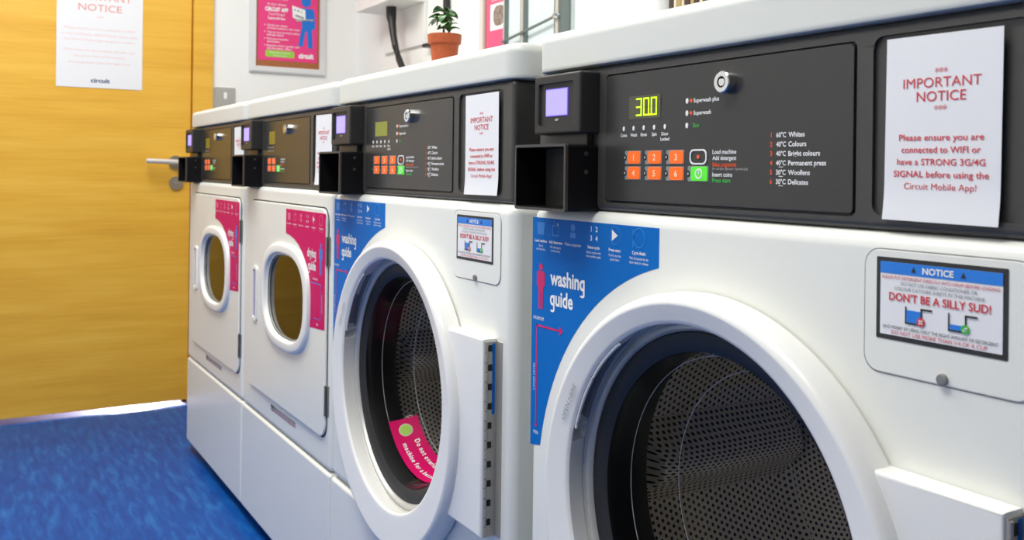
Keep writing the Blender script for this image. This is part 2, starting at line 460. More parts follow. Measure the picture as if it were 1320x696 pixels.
def person_poly(x, z, h):
    """flat pictogram of a standing figure: outline of the body below the head"""
    k = h
    r = [(0.10, 0.83), (0.155, 0.79), (0.165, 0.52), (0.115, 0.50), (0.095, 0.42), (0.085, 0.0), (0.015, 0.0), (0.008, 0.38)]
    return [(x + a * k, z + c * k) for a, c in r] + [(x - a * k, z + c * k) for a, c in r[::-1]]
def pictogram(b, x, z, h, y, m):
    b.prism(person_poly(x, z, h), y, y + 0.0002, m); b.disc(x, z + 0.92 * h, 0.075 * h, y, y + 0.0002, m, 16)

def machine_base(root, W, seed):
    b = B(); b.box(0, W, -0.0015, DEP, 0.034, ZSEAM - 0.003, ENAMEL, 0.0075, 3); b.build('lower_panel', root)
    for fx in (0.045, W - 0.045):
        for fy in (0.06, DEP - 0.06):
            b = B(); b.lathe([(0.001, 0), (0.02, 0), (0.021, 0.004), (0.012, 0.012), (0.008, 0.014), (0.008, 0.04), (0.0005, 0.04)], 0, 0, HOODM, 16)
            o = b.build('foot', root, (fx, fy, 0), (math.radians(90), 0, 0))
def make_lid(root, W):
    b = B()
    # outline seen from above with rounded corners, lofted into a crowned top
    def ring(ins, z): return [(x, y, z) for x, y in rr(ins, W - ins, ins, DEP - ins, 0.030 - min(ins, 0.02), 7)]
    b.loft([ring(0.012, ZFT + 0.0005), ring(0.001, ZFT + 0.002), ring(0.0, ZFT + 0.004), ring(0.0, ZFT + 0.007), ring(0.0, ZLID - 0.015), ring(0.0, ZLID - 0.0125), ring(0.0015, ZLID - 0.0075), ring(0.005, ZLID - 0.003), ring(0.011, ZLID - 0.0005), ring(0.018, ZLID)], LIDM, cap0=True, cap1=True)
    b.build('lid', root)

def control_panel(root, W, kind):
    """black fascia with printed insert; kind: 'lit' washer, 'idle' washer, 'dryer'"""
    x1 = W - 0.012
    b = B(); b.box(0.005, x1, 0.006, 0.30, ZFB + 0.0005, ZFT, FASCIA, 0.007, 3)
    fas = b.build('control_panel', root)
    c1 = B(); c1.rrect(0.1555, 0.5185, zz(-0.0355), zz(0.116), 0.006, -0.02, 0.012, INSERT); c1 = c1.build('c1')
    nx0, nx1 = 0.535, min(x1 - 0.018, 0.672)
    c2 = B(); c2.rrect(nx0, nx1, zz(-0.034), zz(0.117), 0.010, -0.02, 0.0095, FASCIA, 0); c2 = c2.build('c2')
    cut(fas, c1, c2)
    b = B(); b.rrect(0.1575, 0.5165, zz(-0.0335), zz(0.114), 0.005, 0.0045, 0.0115, INSERT, 0.0012); ins = b.build('control_insert', fas)
    y = 0.0042
    # printing
    p = B(); P1 = 0.0043
    if kind != 'dryer':
        for i, t in enumerate(('Coins', 'Wash', 'Rinse', 'Spin', 'Door')):
            x = 0.1935 + 0.0183 * i
            p.text(t, x, zz(0.0430), P1 * 0.85, y, WHITEINK, maxw=0.0145, bold=0.02)
            p.disc(x, zz(0.0505), 0.0019, y - 0.0004, y + 0.001, WHITEINK, 12, r2=0.0028)
        p.text('Locked', 0.1935 + 0.0183 * 4, zz(0.0373), P1 * 0.85, y, WHITEINK, maxw=0.0165, bold=0.02)
        p.build('indicator_row', fas); p = B()
        for zq, t, m in ((0.0765, 'Superwash plus', WHITEINK), (0.0635, 'Superwash', WHITEINK), (0.0505, 'Eco', GREENINK)):
            p.disc(0.3025, zz(zq), 0.0021, y - 0.0004, y + 0.001, WHITEINK, 12, r2=0.003)
            if m is WHITEINK: p.disc(0.3085, zz(zq), 0.0025, y - 0.0001, y + 0.001, ORANGEINK, 4)
            p.text(t, 0.3125, zz(zq), P1, y, m, align='l', bold=0.015)
        p.build('option_list', fas); p = B()
        for i, (n, d, t) in enumerate((('1', '60°C', 'Whites'), ('2', '40°C', 'Colours'), ('3', '40°C', 'Bright colours'), ('4', '40°C', 'Permanent press'), ('5', '30°C', 'Woollens'), ('6', '30°C', 'Delicates'))):
            zq = zz(0.0372 - 0.0088 * i)
            p.text(n, 0.4222, zq, 0.0046, y, ORANGEINK, bold=0.02)
            p.text(d, 0.4285, zq, 0.0046, y, WHITEINK, align='l', w=0.0120, bold=0.02)
            p.text(t, 0.4435, zq, 0.0046, y, WHITEINK, align='l', bold=0.02)
            if i > 2: p.box(0.4320, 0.4370, y, y + 0.0005, zq - 0.0042, zq - 0.0036, WHITEINK)
        p.build('programme_list', fas); p = B()
        lines = ((0.0222, 'Load machine', WHITEINK), (0.0160, 'Add detergent', WHITEINK), (0.0094, 'Select programme', ORANGEINK), (0.0050, '(For cold wash: Superwash + Superwash plus)', DIMINK), (-0.0008, 'Insert coins', WHITEINK), (-0.0068, 'Press start', GREENINK))
        for zq, t, m in lines:
            if m is DIMINK: p.text(t, 0.3420, zz(zq), 0.0026, y, m, w=0.050, align='l')
            else: p.text(t, 0.3420, zz(zq), P1, y, m, align='l', bold=0.015, maxw=0.034)
        DX0, DX1, DZ0, DZ1 = 0.2030, 0.2590, 0.0610, 0.0870
        kx, kz, ncol = 0.2110, 0.0172, 3
        gx = 0.3207
    else:
        for i in range(3):
            p.disc(0.205 + 0.018 * i, zz(0.0505), 0.0019, y - 0.0004, y + 0.001, DIMINK, 12)
            p.text(('Heat', 'Dry', 'Cool')[i], 0.205 + 0.018 * i, zz(0.0430), P1 * 0.85, y, DIMINK, maxw=0.0145, bold=0.02)
        p.build('indicator_row', fas); p = B()
        for zq, t, m in ((0.0222, 'Load machine', WHITEINK), (0.0160, 'Close door', WHITEINK), (0.0094, 'Select heat', ORANGEINK), (-0.0008, 'Insert coins', WHITEINK), (-0.0068, 'Press start', GREENINK)):
            p.text(t, 0.3050, zz(zq), P1, y, m, align='l', bold=0.015, maxw=0.034)
        DX0, DX1, DZ0, DZ1 = 0.2080, 0.2560, 0.0590, 0.0900
        kx, kz, ncol = 0.2110, 0.0172, 2
        gx = 0.2860
    p.build('instruction_list', fas)
    # display window and digits
    d = B(); wm = {'lit': LEDBACK, 'idle': LEDDIM, 'dryer': LEDGOLD}[kind]
    d.rrect(DX0, DX1, zz(DZ0), zz(DZ1), 0.0008, y - 0.0002, y + 0.002, wm)
    def seg7(x, z, w, h, segs, m):
        t = 0.0021
        g = {'a': (x, x + w, z + h - t, z + h), 'd': (x, x + w, z, z + t), 'g': (x, x + w, z + h / 2 - t / 2, z + h / 2 + t / 2),
             'f': (x, x + t, z + h / 2, z + h), 'b': (x + w - t, x + w, z + h / 2, z + h), 'e': (x, x + t, z, z + h / 2), 'c': (x + w - t, x + w, z, z + h / 2)}
        for q in segs:
            a0, a1, c0, c1 = g[q]; d.rrect(a0 + 0.0002, a1 - 0.0002, c0 + 0.0002, c1 - 0.0002, 0.0005, y - 0.0006, y, m)
    if kind == 'lit':
        for i, q in enumerate(('abcdg', 'abcdef', 'abcdef')): seg7(0.2160 + 0.0132 * i, zz(0.0640), 0.0105, 0.0205, q, LEDON)
        d.rrect(0.2398, 0.2418, zz(0.0640), zz(0.0662), 0.0004, y - 0.0006, y, LEDON)
    d.build('display', fas)
    # keys
    n = 0
    for r_ in range(2):
        for c_ in range(ncol):
            x = kx + 0.0365 * c_; z = zz(kz - 0.0177 * r_); n = r_ * ncol + c_ + 1
            k = B(); k.rrect(x - 0.0145, x + 0.0150, z - 0.0078, z + 0.0078, 0.0018, y - 0.0002, y + 0.002, KEYGREY)
            k.rrect(x - 0.0085, x + 0.0138, z - 0.0070, z + 0.0070, 0.0030, y - 0.0010, y, ORANGE, 0.0004)
            k.disc(x - 0.0140, z, 0.0026, y - 0.0005, y, HOODM, 14, r2=0.0034); k.disc(x - 0.0140, z, 0.0012, y - 0.0008, y, DIMINK, 10, r2=0.0017)
            k.text(str(n), x + 0.0026, z, 0.0068, y - 0.0013, KEYINK, bold=0.02)
            k.build('button', fas)
    k = B(); z = zz(kz - 0.0177)
    k.rrect(gx - 0.0160, gx + 0.0160, z - 0.0082, z + 0.0082, 0.0018, y - 0.0002, y + 0.002, KEYGREY)
    k.rrect(gx - 0.0105, gx + 0.0148, z - 0.0074, z + 0.0074, 0.0020, y - 0.0010, y, GREENKEY, 0.0004)
    k.frame([(gx + 0.002 + 0.0055 * math.cos(t * PI / 12), z + 0.0055 * math.sin(t * PI / 12)) for t in range(24)], [(gx + 0.002 + 0.0040 * math.cos(t * PI / 12), z + 0.0040 * math.sin(t * PI / 12)) for t in range(24)], y - 0.0014, y - 0.0008, WHITEINK)
    k.box(gx + 0.0014, gx + 0.0026, y - 0.0014, y - 0.0008, z - 0.0005, z + 0.0035, WHITEINK)
    k.disc(gx - 0.0150, z, 0.0026, y - 0.0005, y, HOODM, 14, r2=0.0034); k.disc(gx - 0.0150, z, 0.0012, y - 0.0008, y, DIMINK, 10, r2=0.0017)
    o = k.build('button', fas); o['label'] = 'green start button'
    if kind != 'dryer':
        k = B(); z = zz(kz)
        k.frame(rr(gx - 0.0130, gx + 0.0130, z - 0.0080, z + 0.0080, 0.006), rr(gx - 0.0114, gx + 0.0114, z - 0.0064, z + 0.0064, 0.0048), y - 0.0006, y + 0.0002, WHITEINK)
        k.disc(gx, z, 0.0024, y - 0.0004, y + 0.0002, ORANGEINK, 6)
        o = k.build('button', fas); o['label'] = 'black button outlined in white with an orange dot'
    # round key lock
    k = B(); lx, lz = 0.3640, zz(0.0915)
    k.lathe([(0.0001, -0.0055), (0.0040, -0.0055), (0.0043, -0.0045), (0.0056, -0.0045), (0.0058, -0.0060), (0.0100, -0.0060), (0.0110, -0.0050), (0.0113, -0.0030), (0.0113, y + 0.001)], lx, lz, CHROME, 32)
    k.lathe([(0.0043, -0.0048), (0.0057, -0.0048)], lx, lz, GAP, 24)
    k.prism(rr(lx - 0.0009, lx + 0.0009, lz + 0.0030, lz + 0.0058, 0.0006, 3), -0.0064, -0.0050, GAP)
    k.build('key_lock', fas)
    # pale screen in its own housing
    b = B(); b.box(0.040, 0.143, -0.023, 0.010, zz(0.0465), zz(0.1215), HOUSING, 0.0035, 3)
    hs = b.build('screen_housing', root)
    c = B(); c.rrect(0.0500, 0.1290, zz(0.0575), zz(0.1105), 0.003, -0.04, -0.0195, HOUSING); c = c.build('c'); cut(hs, c)
    b = B(); b.rrect(0.0635, 0.1130, zz(0.0690), zz(0.1035), 0.001, -0.0204, -0.0180, LCDE); b.rrect(0.0647, 0.1118, zz(0.0702), zz(0.1023), 0.001, -0.0208, -0.0190, LCD)
    b.build('screen', hs)
    b = B(); b.disc(0.089, zz(0.0645), 0.004, -0.0206, -0.0180, STEEL, 16, r2=0.0016); b.build('sensor', hs)
    # open-fronted black hood below it
    b = B(); x0, x1h, z0, z1, yf = 0.0255, 0.141, zz(-0.0475), zz(0.0330), -0.041
    T = 0.0032
    o_, i_ = rr(x0, x1h, z0, z1, 0.004, 3), rr(x0 + T, x1h - T, z0 + T, z1 - T, 0.002, 3)
    b.frame(o_, i_, yf, 0.008, HOODM)
    b.frame(rr(x0 - 0.0006, x1h + 0.0006, z0 - 0.0006, z1 + 0.0006, 0.004, 3), rr(x0 + T - 0.0004, x1h - T + 0.0004, z0 + T - 0.0004, z1 - T + 0.0004, 0.002, 3), yf - 0.001, yf + 0.003, FASCIA)
    b.box(x0 + T, x1h - T, 0.0035, 0.006, z0 + T, z1 - T, FASCIA)
    for q in (0.012, 0.034): b.loft([[(x, -0.012 + 0.0028 * math.cos(2 * PI * i / 12), zz(q - 0.012) + 0.0028 * math.sin(2 * PI * i / 12)) for i in range(12)] for x in (x1h, x1h + 0.0012)], FASCIA, cap0=True, cap1=True)
    b.box(x0 + 0.01, x1h - 0.01, -0.004, 0.006, z1 - 0.001, zz(0.0480), FASCIA, 0.002)
    b.build('reader_hood', root)
    return fas

def notice_paper(X, dx, dz, rotd, label):
    """small printed notice taped to the black panel, its foot curling forward"""
    root = thing('paper_notice', label, 'notice', (X + 0.6000 + dx, FRONT + 0.006, zz(0.0378 + dz)), 0, 'red and white notices on the machines')
    root.rotation_euler = (0, math.radians(rotd), 0)
    b = B(); w, h = 0.0505, 0.0745; N = 16
    def yy(z):
        t = (z + h) / (2 * h)
        return -0.0022 - 0.010 * max(0, 0.16 - t) ** 1.2 * 2.0 - 0.0008 * max(0, t - 0.85)
    f = [(-w + 2 * w * i / 6) for i in range(7)]
    zs = [-h + 2 * h * j / N for j in range(N + 1)]
    b.loft([[(x, yy(z), z) for x in f] + [(x, yy(z) + 0.00025, z) for x in f[::-1]] for z in zs], PAPER, cap0=True, cap1=True)
    b.build('sheet', root)
    b = B(); y = -0.0026
    b.text('***', 0, 0.0445, 0.0062, y, RED); b.text('IMPORTANT', 0, 0.0365, 0.0078, y, RED, w=0.068, bold=0.003)
    b.text('NOTICE', 0, 0.0255, 0.0078, y, RED, w=0.043, bold=0.003); b.text('***', 0, 0.0150, 0.0062, y, RED)
    b.build('heading', root); b = B()
    for i, t in enumerate(('Please ensure you are', 'connected to WIFI or', 'have a STRONG 3G/4G', 'SIGNAL before using the', 'Circuit Mobile App!')):
        b.text(t, 0, -0.0070 - 0.0098 * i, 0.0050, y, RED, w=(0.074, 0.069, 0.077, 0.083, 0.063)[i], bold=0.012)
    b.build('message', root)
    return root

def guide_icons(b, xs, z, y, m, hi):
    """the row of six small line drawings along the top of a guide sticker"""
    x = xs[0]; b.prism([(x - 0.010, z + 0.007), (x + 0.010, z + 0.007), (x + 0.008, z - 0.009), (x - 0.008, z - 0.009)], y, y + 0.0002, m)
    x = xs[1]; b.frame(rr(x - 0.008, x + 0.008, z - 0.009, z + 0.005, 0.001, 2), rr(x - 0.0065, x + 0.0065, z - 0.0075, z + 0.0035, 0.001, 2), y, y + 0.0002, m)
    b.disc(x - 0.004, z + 0.009, 0.0014, y, y + 0.0002, m, 8); b.prism([(x + 0.002, z + 0.008), (x + 0.006, z + 0.0065), (x + 0.006, z + 0.0045)], y, y + 0.0002, hi)
    x = xs[2]; b.disc(x, z + 0.004, 0.005, y, y + 0.0002, m, 14); b.rrect(x - 0.006, x + 0.006, z - 0.009, z - 0.002, 0.002, y, y + 0.0002, m)
    x = xs[3]
    for t, ax, az in (('1', -0.005, 0.005), ('2', 0.006, 0.005), ('3', -0.005, -0.006), ('4', 0.006, -0.006)): b.text(t, x + ax, z + az, 0.0062, y, hi, bold=0.02)
    x = xs[4]; b.prism([(x - 0.0055, z + 0.0065), (x + 0.0055, z), (x - 0.0055, z - 0.0065)], y, y + 0.0002, hi)
    b.frame([(x + 0.0105 * math.cos(i * PI / 14), z + 0.0105 * math.sin(i * PI / 14)) for i in range(28)], [(x + 0.0098 * math.cos(i * PI / 14), z + 0.0098 * math.sin(i * PI / 14)) for i in range(28)], y + 0.0001, y + 0.0002, m)
    x = xs[5]
    b.frame([(x + 0.0110 * math.cos(i * PI / 14), z + 0.0115 * math.sin(i * PI / 14)) for i in range(28)], [(x + 0.0096 * math.cos(i * PI / 14), z + 0.0101 * math.sin(i * PI / 14)) for i in range(28)], y, y + 0.0002, m)
    b.box(x - 0.0115, x - 0.0100, y, y + 0.0002, z - 0.011, z + 0.0095, m)

RCX, RCZ = 0.3470, zz(-0.380)     # middle of the washer door
BOWL = [(0.1782, 0.0055), (0.1755, 0.0150), (0.1730, 0.0300), (0.1685, 0.0520), (0.1620, 0.0730), (0.1520, 0.0900), (0.1380, 0.1010), (0.1180, 0.1070), (0.0800, 0.1100), (0.0400, 0.1120), (0.0010, 0.1125)]
def washer(name, X, kind, label):
    W = W_WASH
    root = thing('washing_machine', label, 'washing machine', (X, FRONT, 0), 0, 'washing machines in the row')
    machine_base(root, W, 1)
    b = B(); b.box(0, W, 0, DEP, ZSEAM, ZCAB, ENAMEL, 0.016, 4); cab = b.build('cabinet', root)
    c = B(); c.disc(RCX, RCZ + 0.017, 0.236, -0.05, 0.10, ENAMEL, 72); c2 = B(); c2.rrect(0.02, W - 0.02, ZSEAM + 0.02, ZCAB - 0.03, 0.02, 0.02, DEP - 0.02, ENAMEL); cut(cab, c2.build('c2')); cut(cab, c.build('c'))
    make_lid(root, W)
    control_panel(root, W, kind)
    # door: bulging white ring with a grip pocket
    A0, A1 = math.radians(124), math.radians(163)
    prof = [(0.240, -0.002), (0.2585, -0.0025), (0.2592, -0.0080), (0.2588, -0.0220), (0.2572, -0.0290), (0.2540, -0.0338), (0.2495, -0.0360), (0.2465, -0.0358), (0.2200, -0.0318), (0.2150, -0.0312), (0.2120, -0.0300), (0.2102, -0.0275), (0.2106, -0.0230), (0.2120, -0.0150), (0.2145, -0.0080), (0.2165, -0.0030)]
    pock = prof[:12] + [(0.2160, -0.0245), (0.2290, -0.0180), (0.2310, -0.0050), (0.2165, -0.0030)]
    def rf(pr, t):
        pr = pock if A0 < t < A1 else pr
        return [(r + 0.017 * math.sin(t) * min(1.0, max(0.0, (0.2465 - r) / 0.03)), y) for r, y in pr]
    b = B(); b.lathe(prof, RCX, RCZ, RINGM, 180, rf)
    # raised lip round the grip pocket
    ring = b.build('door', root)
    RIZ = RCZ + 0.017
    def pol(r, t, y): return (RCX + r * math.cos(t), y, RIZ + r * math.sin(t))
    b = B(); lip = []
    for i in range(25):
        t = A0 + (A1 - A0) * i / 24; r = 0.2085; lip.append(pol(r, t, -0.0262))
    lip = [pol(0.2165, A0, -0.0060), pol(0.2130, A0, -0.0190)] + lip + [pol(0.2130, A1, -0.0190), pol(0.2165, A1, -0.0060)]
    b.tube(lip, 0.0019, RINGM, 8); b.build('grip_lip', ring)
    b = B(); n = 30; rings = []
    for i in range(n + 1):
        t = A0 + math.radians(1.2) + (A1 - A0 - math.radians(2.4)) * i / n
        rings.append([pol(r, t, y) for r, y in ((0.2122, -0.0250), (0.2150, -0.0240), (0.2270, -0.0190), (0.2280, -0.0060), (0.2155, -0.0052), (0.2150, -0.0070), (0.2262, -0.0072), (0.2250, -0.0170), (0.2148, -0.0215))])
    b.loft(rings, GRIPSHADE, cap0=True, cap1=True); b.build('grip_shade_lining', ring)  # lining added; the deep pocket's shade is put into its grey
    b = B(); b.text('OPEN HERE', RCX - 0.2300 * math.cos(math.radians(28)) , RCZ + 0.2300 * math.sin(math.radians(28)), 0.006, -0.0352, GREYINK, w=0.052, rot=math.radians(62)); b.build('grip_lettering', ring)
    b = B()
    b.lathe([(0.2172, -0.0015), (0.2160, -0.0045), (0.2138, -0.0050), (0.2120, -0.0022), (0.2100, -0.0022), (0.2082, -0.0050), (0.2040, -0.0055), (0.2015, -0.0025), (0.2005, 0.0040)], RCX, RIZ, TRIM, 120); b.build('glass_trim', ring)
    b = B(); b.lathe([(0.2022, 0.0015), (0.1990, -0.0005), (0.1870, 0.0005), (0.1790, 0.0050), (0.1772, 0.0200), (0.1790, 0.0500), (0.1890, 0.0720)], RCX, RIZ, RUBBER, 96); b.build('gasket', ring)
    b = B()
    b.lathe(BOWL, RCX, RIZ, BOWLGLASS, 96); b.build('glass_bowl', ring)
    b = B()
    for r, y, rad in ((0.1512, 0.0912, 0.0007), (0.1718, 0.0350, 0.0005)): b.tube([(RCX + r * math.cos(2 * PI * i / 96), y, RIZ + r * math.sin(2 * PI * i / 96)) for i in range(97)], rad, GLASSEDGE, 6)
    b.build('glass_edge', ring)
    # hinge block and piano hinge
    b = B(); bx1, bz0, bz1, by = 0.6720, zz(-0.5165), zz(-0.2370), -0.0235
    arc = [pol(0.2495, math.radians(a), 0) for a in range(34, -35, -4)]
    poly = [(0.585, bz1), (bx1, bz1), (bx1, bz0), (0.585, bz0)]
    arcp = []
    for i in range(13):
        z = bz0 + (bz1 - bz0) * i / 12
        arcp.append((RCX + math.sqrt(max(0.0001, 0.2500 ** 2 - (z - RCZ) ** 2)), z))
    b.prism([(bx1, bz0), (bx1, bz1)] + arcp[::-1], by, -0.0006, RINGM, 0.004, 3)
    b.build('hinge_block', ring)
    b = B()
    hx = bx1 + 0.0002
    b.box(hx, hx + 0.0015, -0.0205, 0.0, bz0 + 0.002, bz1 - 0.004, HINGE)
    b.box(hx, hx + 0.016, -0.0016, 0.0, bz0 + 0.002, bz1 - 0.004, HINGE)
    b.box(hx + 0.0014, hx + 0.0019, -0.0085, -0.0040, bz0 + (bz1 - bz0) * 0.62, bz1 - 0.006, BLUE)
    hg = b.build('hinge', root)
    nk = 10; hh = (bz1 - bz0 - 0.008) / nk
    for i in range(nk):
        k = B(); z0 = bz0 + 0.003 + hh * i
        k.loft([[(hx + 0.0022 + 0.0028 * math.cos(2 * PI * q / 12), -0.0185 + 0.0028 * math.sin(2 * PI * q / 12), z) for q in range(12)] for z in (z0 + 0.0010, z0 + hh * 0.48)], HINGE, cap0=True, cap1=True)
        k.loft([[(hx + 0.0018 + 0.0022 * math.cos(2 * PI * q / 12), -0.0185 + 0.0022 * math.sin(2 * PI * q / 12), z) for q in range(12)] for z in (z0 + hh * 0.52, z0 + hh * 0.98)], HINGE, cap0=True, cap1=True)
        k.box(hx + 0.0014, hx + 0.0022, -0.0150, -0.0090, z0 + hh * 0.55, z0 + hh * 0.88, GAP)
        k.build('knuckle', hg)
    # drum
    DX, DZ = RCX, RCZ + 0.010
    b = B()
    b.lathe([(0.2250, 0.0040), (0.2030, 0.0300), (0.2000, 0.0720)], DX, DZ, RUBBER, 72)
    b.build('door_seal', root)
    b = B()
    b.lathe([(0.1980, 0.0720), (0.2000, 0.0680), (0.2080, 0.0700), (0.2450, 0.0900), (0.2620, 0.0980)], DX, DZ, STEEL, 96)
    b.lathe([(0.2620, 0.0980), (0.2640, 0.3700), (0.2550, 0.3900)], DX, DZ, PERF, 96, uvs=True)
    b.lathe([(0.2550, 0.3900), (0.2000, 0.3960), (0.0950, 0.3900)], DX, DZ, PERF, 96, uvs=True)
    b.lathe([(0.0950, 0.3900), (0.0850, 0.3820), (0.0600, 0.3780), (0.0010, 0.3780)], DX, DZ, STEEL, 48)
    drum = b.build('drum', root)
    for k in range(3):
        a = math.radians(182 + 120 * k)
        L = B(); rings = []
        for j, (yv, sc) in enumerate(((0.108, 0.15), (0.118, 0.85), (0.14, 1.0), (0.25, 1.0), (0.36, 0.95), (0.385, 0.6))):
            prof2 = [(-0.055, 0.2660), (-0.038, 0.2420), (-0.024, 0.2140), (-0.012, 0.2010), (0.0, 0.1975), (0.012, 0.2010), (0.024, 0.2140), (0.038, 0.2420), (0.055, 0.2660)]
            rings.append([(DX + (0.264 - (0.264 - r) * sc) * math.cos(a + q / 0.25), yv, DZ + (0.264 - (0.264 - r) * sc) * math.sin(a + q / 0.25)) for q, r in prof2])
        L.loft(rings, PERF, close=False)
        for f in L.bm.faces:
            for lp in f.loops:
                co = lp.vert.co; v = Vector((co.x - DX, 0, co.z - DZ)); an = math.atan2(v.z, v.x)
                u = math.atan2(math.sin(an - a), math.cos(an - a)) * 0.25
                lp[L.uv].uv = (co.y, u * 1.6 + 1.0)
        L.build('lifter', drum)
    # blue guide sticker, its inner edge cut round the door
    scx, scz, sr = 0.3415, zz(-0.4130), 0.3185
    x0s, x1s, zt = 0.004, 0.2645, zz(-0.0605)
    ab = math.acos((0.0285 - scx) / sr) if abs((0.0285 - scx) / sr) < 1 else PI
    at_ = math.acos((x1s - scx) / sr)
    pts = [(x0s, zt), (x0s, zz(-0.3620)), (0.0275, zz(-0.3580))]
    for i in range(25):
        t = ab + (at_ - ab) * i / 24
        pts.append((scx + sr * math.cos(t), scz + sr * math.sin(t)))
    pts.append((x1s, zt))
    b = B(); y = -0.0004; b.prism(pts, y, 0.0003, BLUE)
    xs = (0.0250, 0.0600, 0.0990, 0.1430, 0.1850, 0.2300); y = -0.0008
    guide_icons(b, xs, zz(-0.0735), y, PALEBLUE, WHITEINK)
    for x, t, l1, l2 in zip(xs, ('Load machine', 'Add detergent', 'Make a payment', 'Select cycle', 'Press start', 'Cycle finish'), ('Up to', 'Put detergent', '', 'Select cycle with', "You'll see the", 'Wait 30 seconds for the'), ('the load line', 'in the drum', '', 'the number pads', 'cycle time', 'door lock to release'), ):
        b.text(t, x, zz(-0.0905), 0.0037, y, WHITEINK, maxw=0.037, bold=0.02)
        if l1: b.text(l1, x, zz(-0.0968), 0.0030, y, WHITEINK, maxw=0.034); b.text(l2, x, zz(-0.1015), 0.0030, y, WHITEINK, maxw=0.034)
    pictogram(b, 0.0260, zz(-0.1800), 0.0600, y, MAGENTA)
    b.heading('washing', 0.0485, zz(-0.1355), 0.0190, y, WHITEINK, 0.0770)
    b.heading('guide', 0.0485, zz(-0.1615), 0.0190, y, WHITEINK, 0.0520)
    b.text('MAXIMUM', 0.0090, zz(-0.1925), 0.0046, y, WHITEINK, w=0.0250, align='l', bold=0.03)
    b.box(0.0165, 0.0185, y, y + 0.0002, zz(-0.3330), zz(-0.2010), MAGENTA); b.box(0.0165, 0.072, y, y + 0.0002, zz(-0.2035), zz(-0.2010), MAGENTA)
    b.prism([(0.071, zz(-0.1965)), (0.079, zz(-0.2022)), (0.071, zz(-0.2080))], y, y + 0.0002, MAGENTA); b.disc(0.0175, zz(-0.3335), 0.0026, y, y + 0.0002, MAGENTA, 10)
    b.text('LOAD LEVEL', 0.0118, zz(-0.2700), 0.0034, y, WHITEINK, w=0.036, rot=PI / 2)
    b.text('MIN', 0.0180, zz(-0.3430), 0.0046, y, WHITEINK, bold=0.03)
    b.build('washing_guide_sticker', root)
    # detergent flap with notice and screw
    fx1 = 0.6800
    b = B(); b.rrect(0.5350, fx1, zz(-0.1620), zz(-0.0610), 0.014, -0.0013, 0.001, ENAMEL, 0.0009)
    b.frame(rr(0.5338, fx1 + 0.0012, zz(-0.1632), zz(-0.0598), 0.015), rr(0.5345, fx1 + 0.0005, zz(-0.1625), zz(-0.0605), 0.0145), -0.0003, 0.001, GREYINK)
    flap = b.build('detergent_flap', root)
    b = B(); sx0, sx1, sz0, sz1, y = 0.5470, 0.6605, zz(-0.1340), zz(-0.0668), -0.0017
    b.rrect(sx0, sx1, sz0, sz1, 0.001, y, y + 0.0006, BLACKINK); y -= 0.0003
    b.rrect(sx0 + 0.004, sx1 - 0.004, sz0 + 0.004, sz1 - 0.0036, 0.0005, y, y + 0.0002, PAPER); y -= 0.0003
    b.box(sx0 + 0.004, sx1 - 0.004, y, y + 0.0002, sz1 - 0.0130, sz1 - 0.0036, SIGNBLUE); y -= 0.0003
    mx = (sx0 + sx1) / 2; wd_ = sx1 - sx0 - 0.012
    b.text('NOTICE', mx, sz1 - 0.0083, 0.0050, y, WHITEINK, bold=0.03, w=0.027)
    for q in (-0.0215, 0.0215): b.prism([(mx + q - 0.0022, sz1 - 0.0105), (mx + q + 0.0022, sz1 - 0.0105), (mx + q, sz1 - 0.0060)], y, y + 0.0002, BLACKINK)
    b.text('PLEASE PUT DETERGENT DIRECTLY INTO DRUM BEFORE LOADING', mx, sz1 - 0.0160, 0.0026, y, RED, w=wd_)
    b.text('DO NOT USE FABRIC CONDITIONER OR', mx, sz1 - 0.0203, 0.0027, y, GREYINK, w=0.066); b.text('COLOUR CATCHER SHEETS IN THIS MACHINE', mx, sz1 - 0.0246, 0.0027, y, GREYINK, w=0.078)
    b.text("DON'T BE A SILLY SUD!", mx, sz1 - 0.0313, 0.0063, y, RED, w=0.088, bold=0.02)
    for q, lv in ((-0.021, 0.78), (0.017, 0.32)):
        cx, cz, ch = mx + q, sz0 + 0.0165, 0.0125
        b.prism([(cx - 0.0060, cz), (cx + 0.0060, cz), (cx + 0.0060 + 0.001 * lv, cz + ch * lv), (cx - 0.0060 - 0.001 * lv, cz + ch * lv)], y, y + 0.0002, SIGNBLUE)
        b.box(cx - 0.0078, cx - 0.0066, y - 0.0001, y, cz - 0.001, cz + ch, BLACKINK); b.box(cx + 0.0062, cx + 0.0076, y - 0.0001, y, cz - 0.001, cz + ch, BLACKINK)
        b.box(cx - 0.0078, cx + 0.0076, y - 0.0001, y, cz - 0.0014, cz, BLACKINK); b.box(cx + 0.0062, cx + 0.0165, y - 0.0001, y, cz + ch - 0.0015, cz + ch, BLACKINK)
        b.disc(cx + 0.0066, cz + 0.0016, 0.0036, y - 0.0003, y - 0.0001, RED if lv > 0.5 else GREENINK, 16)
        for rt in (45, -45):
            a = math.radians(rt); c_, s_ = math.cos(a), math.sin(a); hl = 0.0022; ht = 0.0006
            if lv < 0.5 and rt < 0: hl = 0.0011
            b.prism([(cx + 0.0066 + u * c_ - v * s_, cz + 0.0016 + u * s_ + v * c_) for u, v in ((-hl, -ht), (hl, -ht), (hl, ht), (-hl, ht))], y - 0.0005, y - 0.0003, WHITEINK)
    b.text('SAVE MONEY BY USING ONLY THE RIGHT AMOUNT OF DETERGENT', mx, sz0 + 0.0108, 0.0026, y, BLACKINK, w=wd_ - 0.002); b.text('DO NOT USE MORE THAN 1/4 OF A CUP', mx, sz0 + 0.0067, 0.0030, y, RED, w=0.083, bold=0.01)
    b.build('notice_sticker', flap)
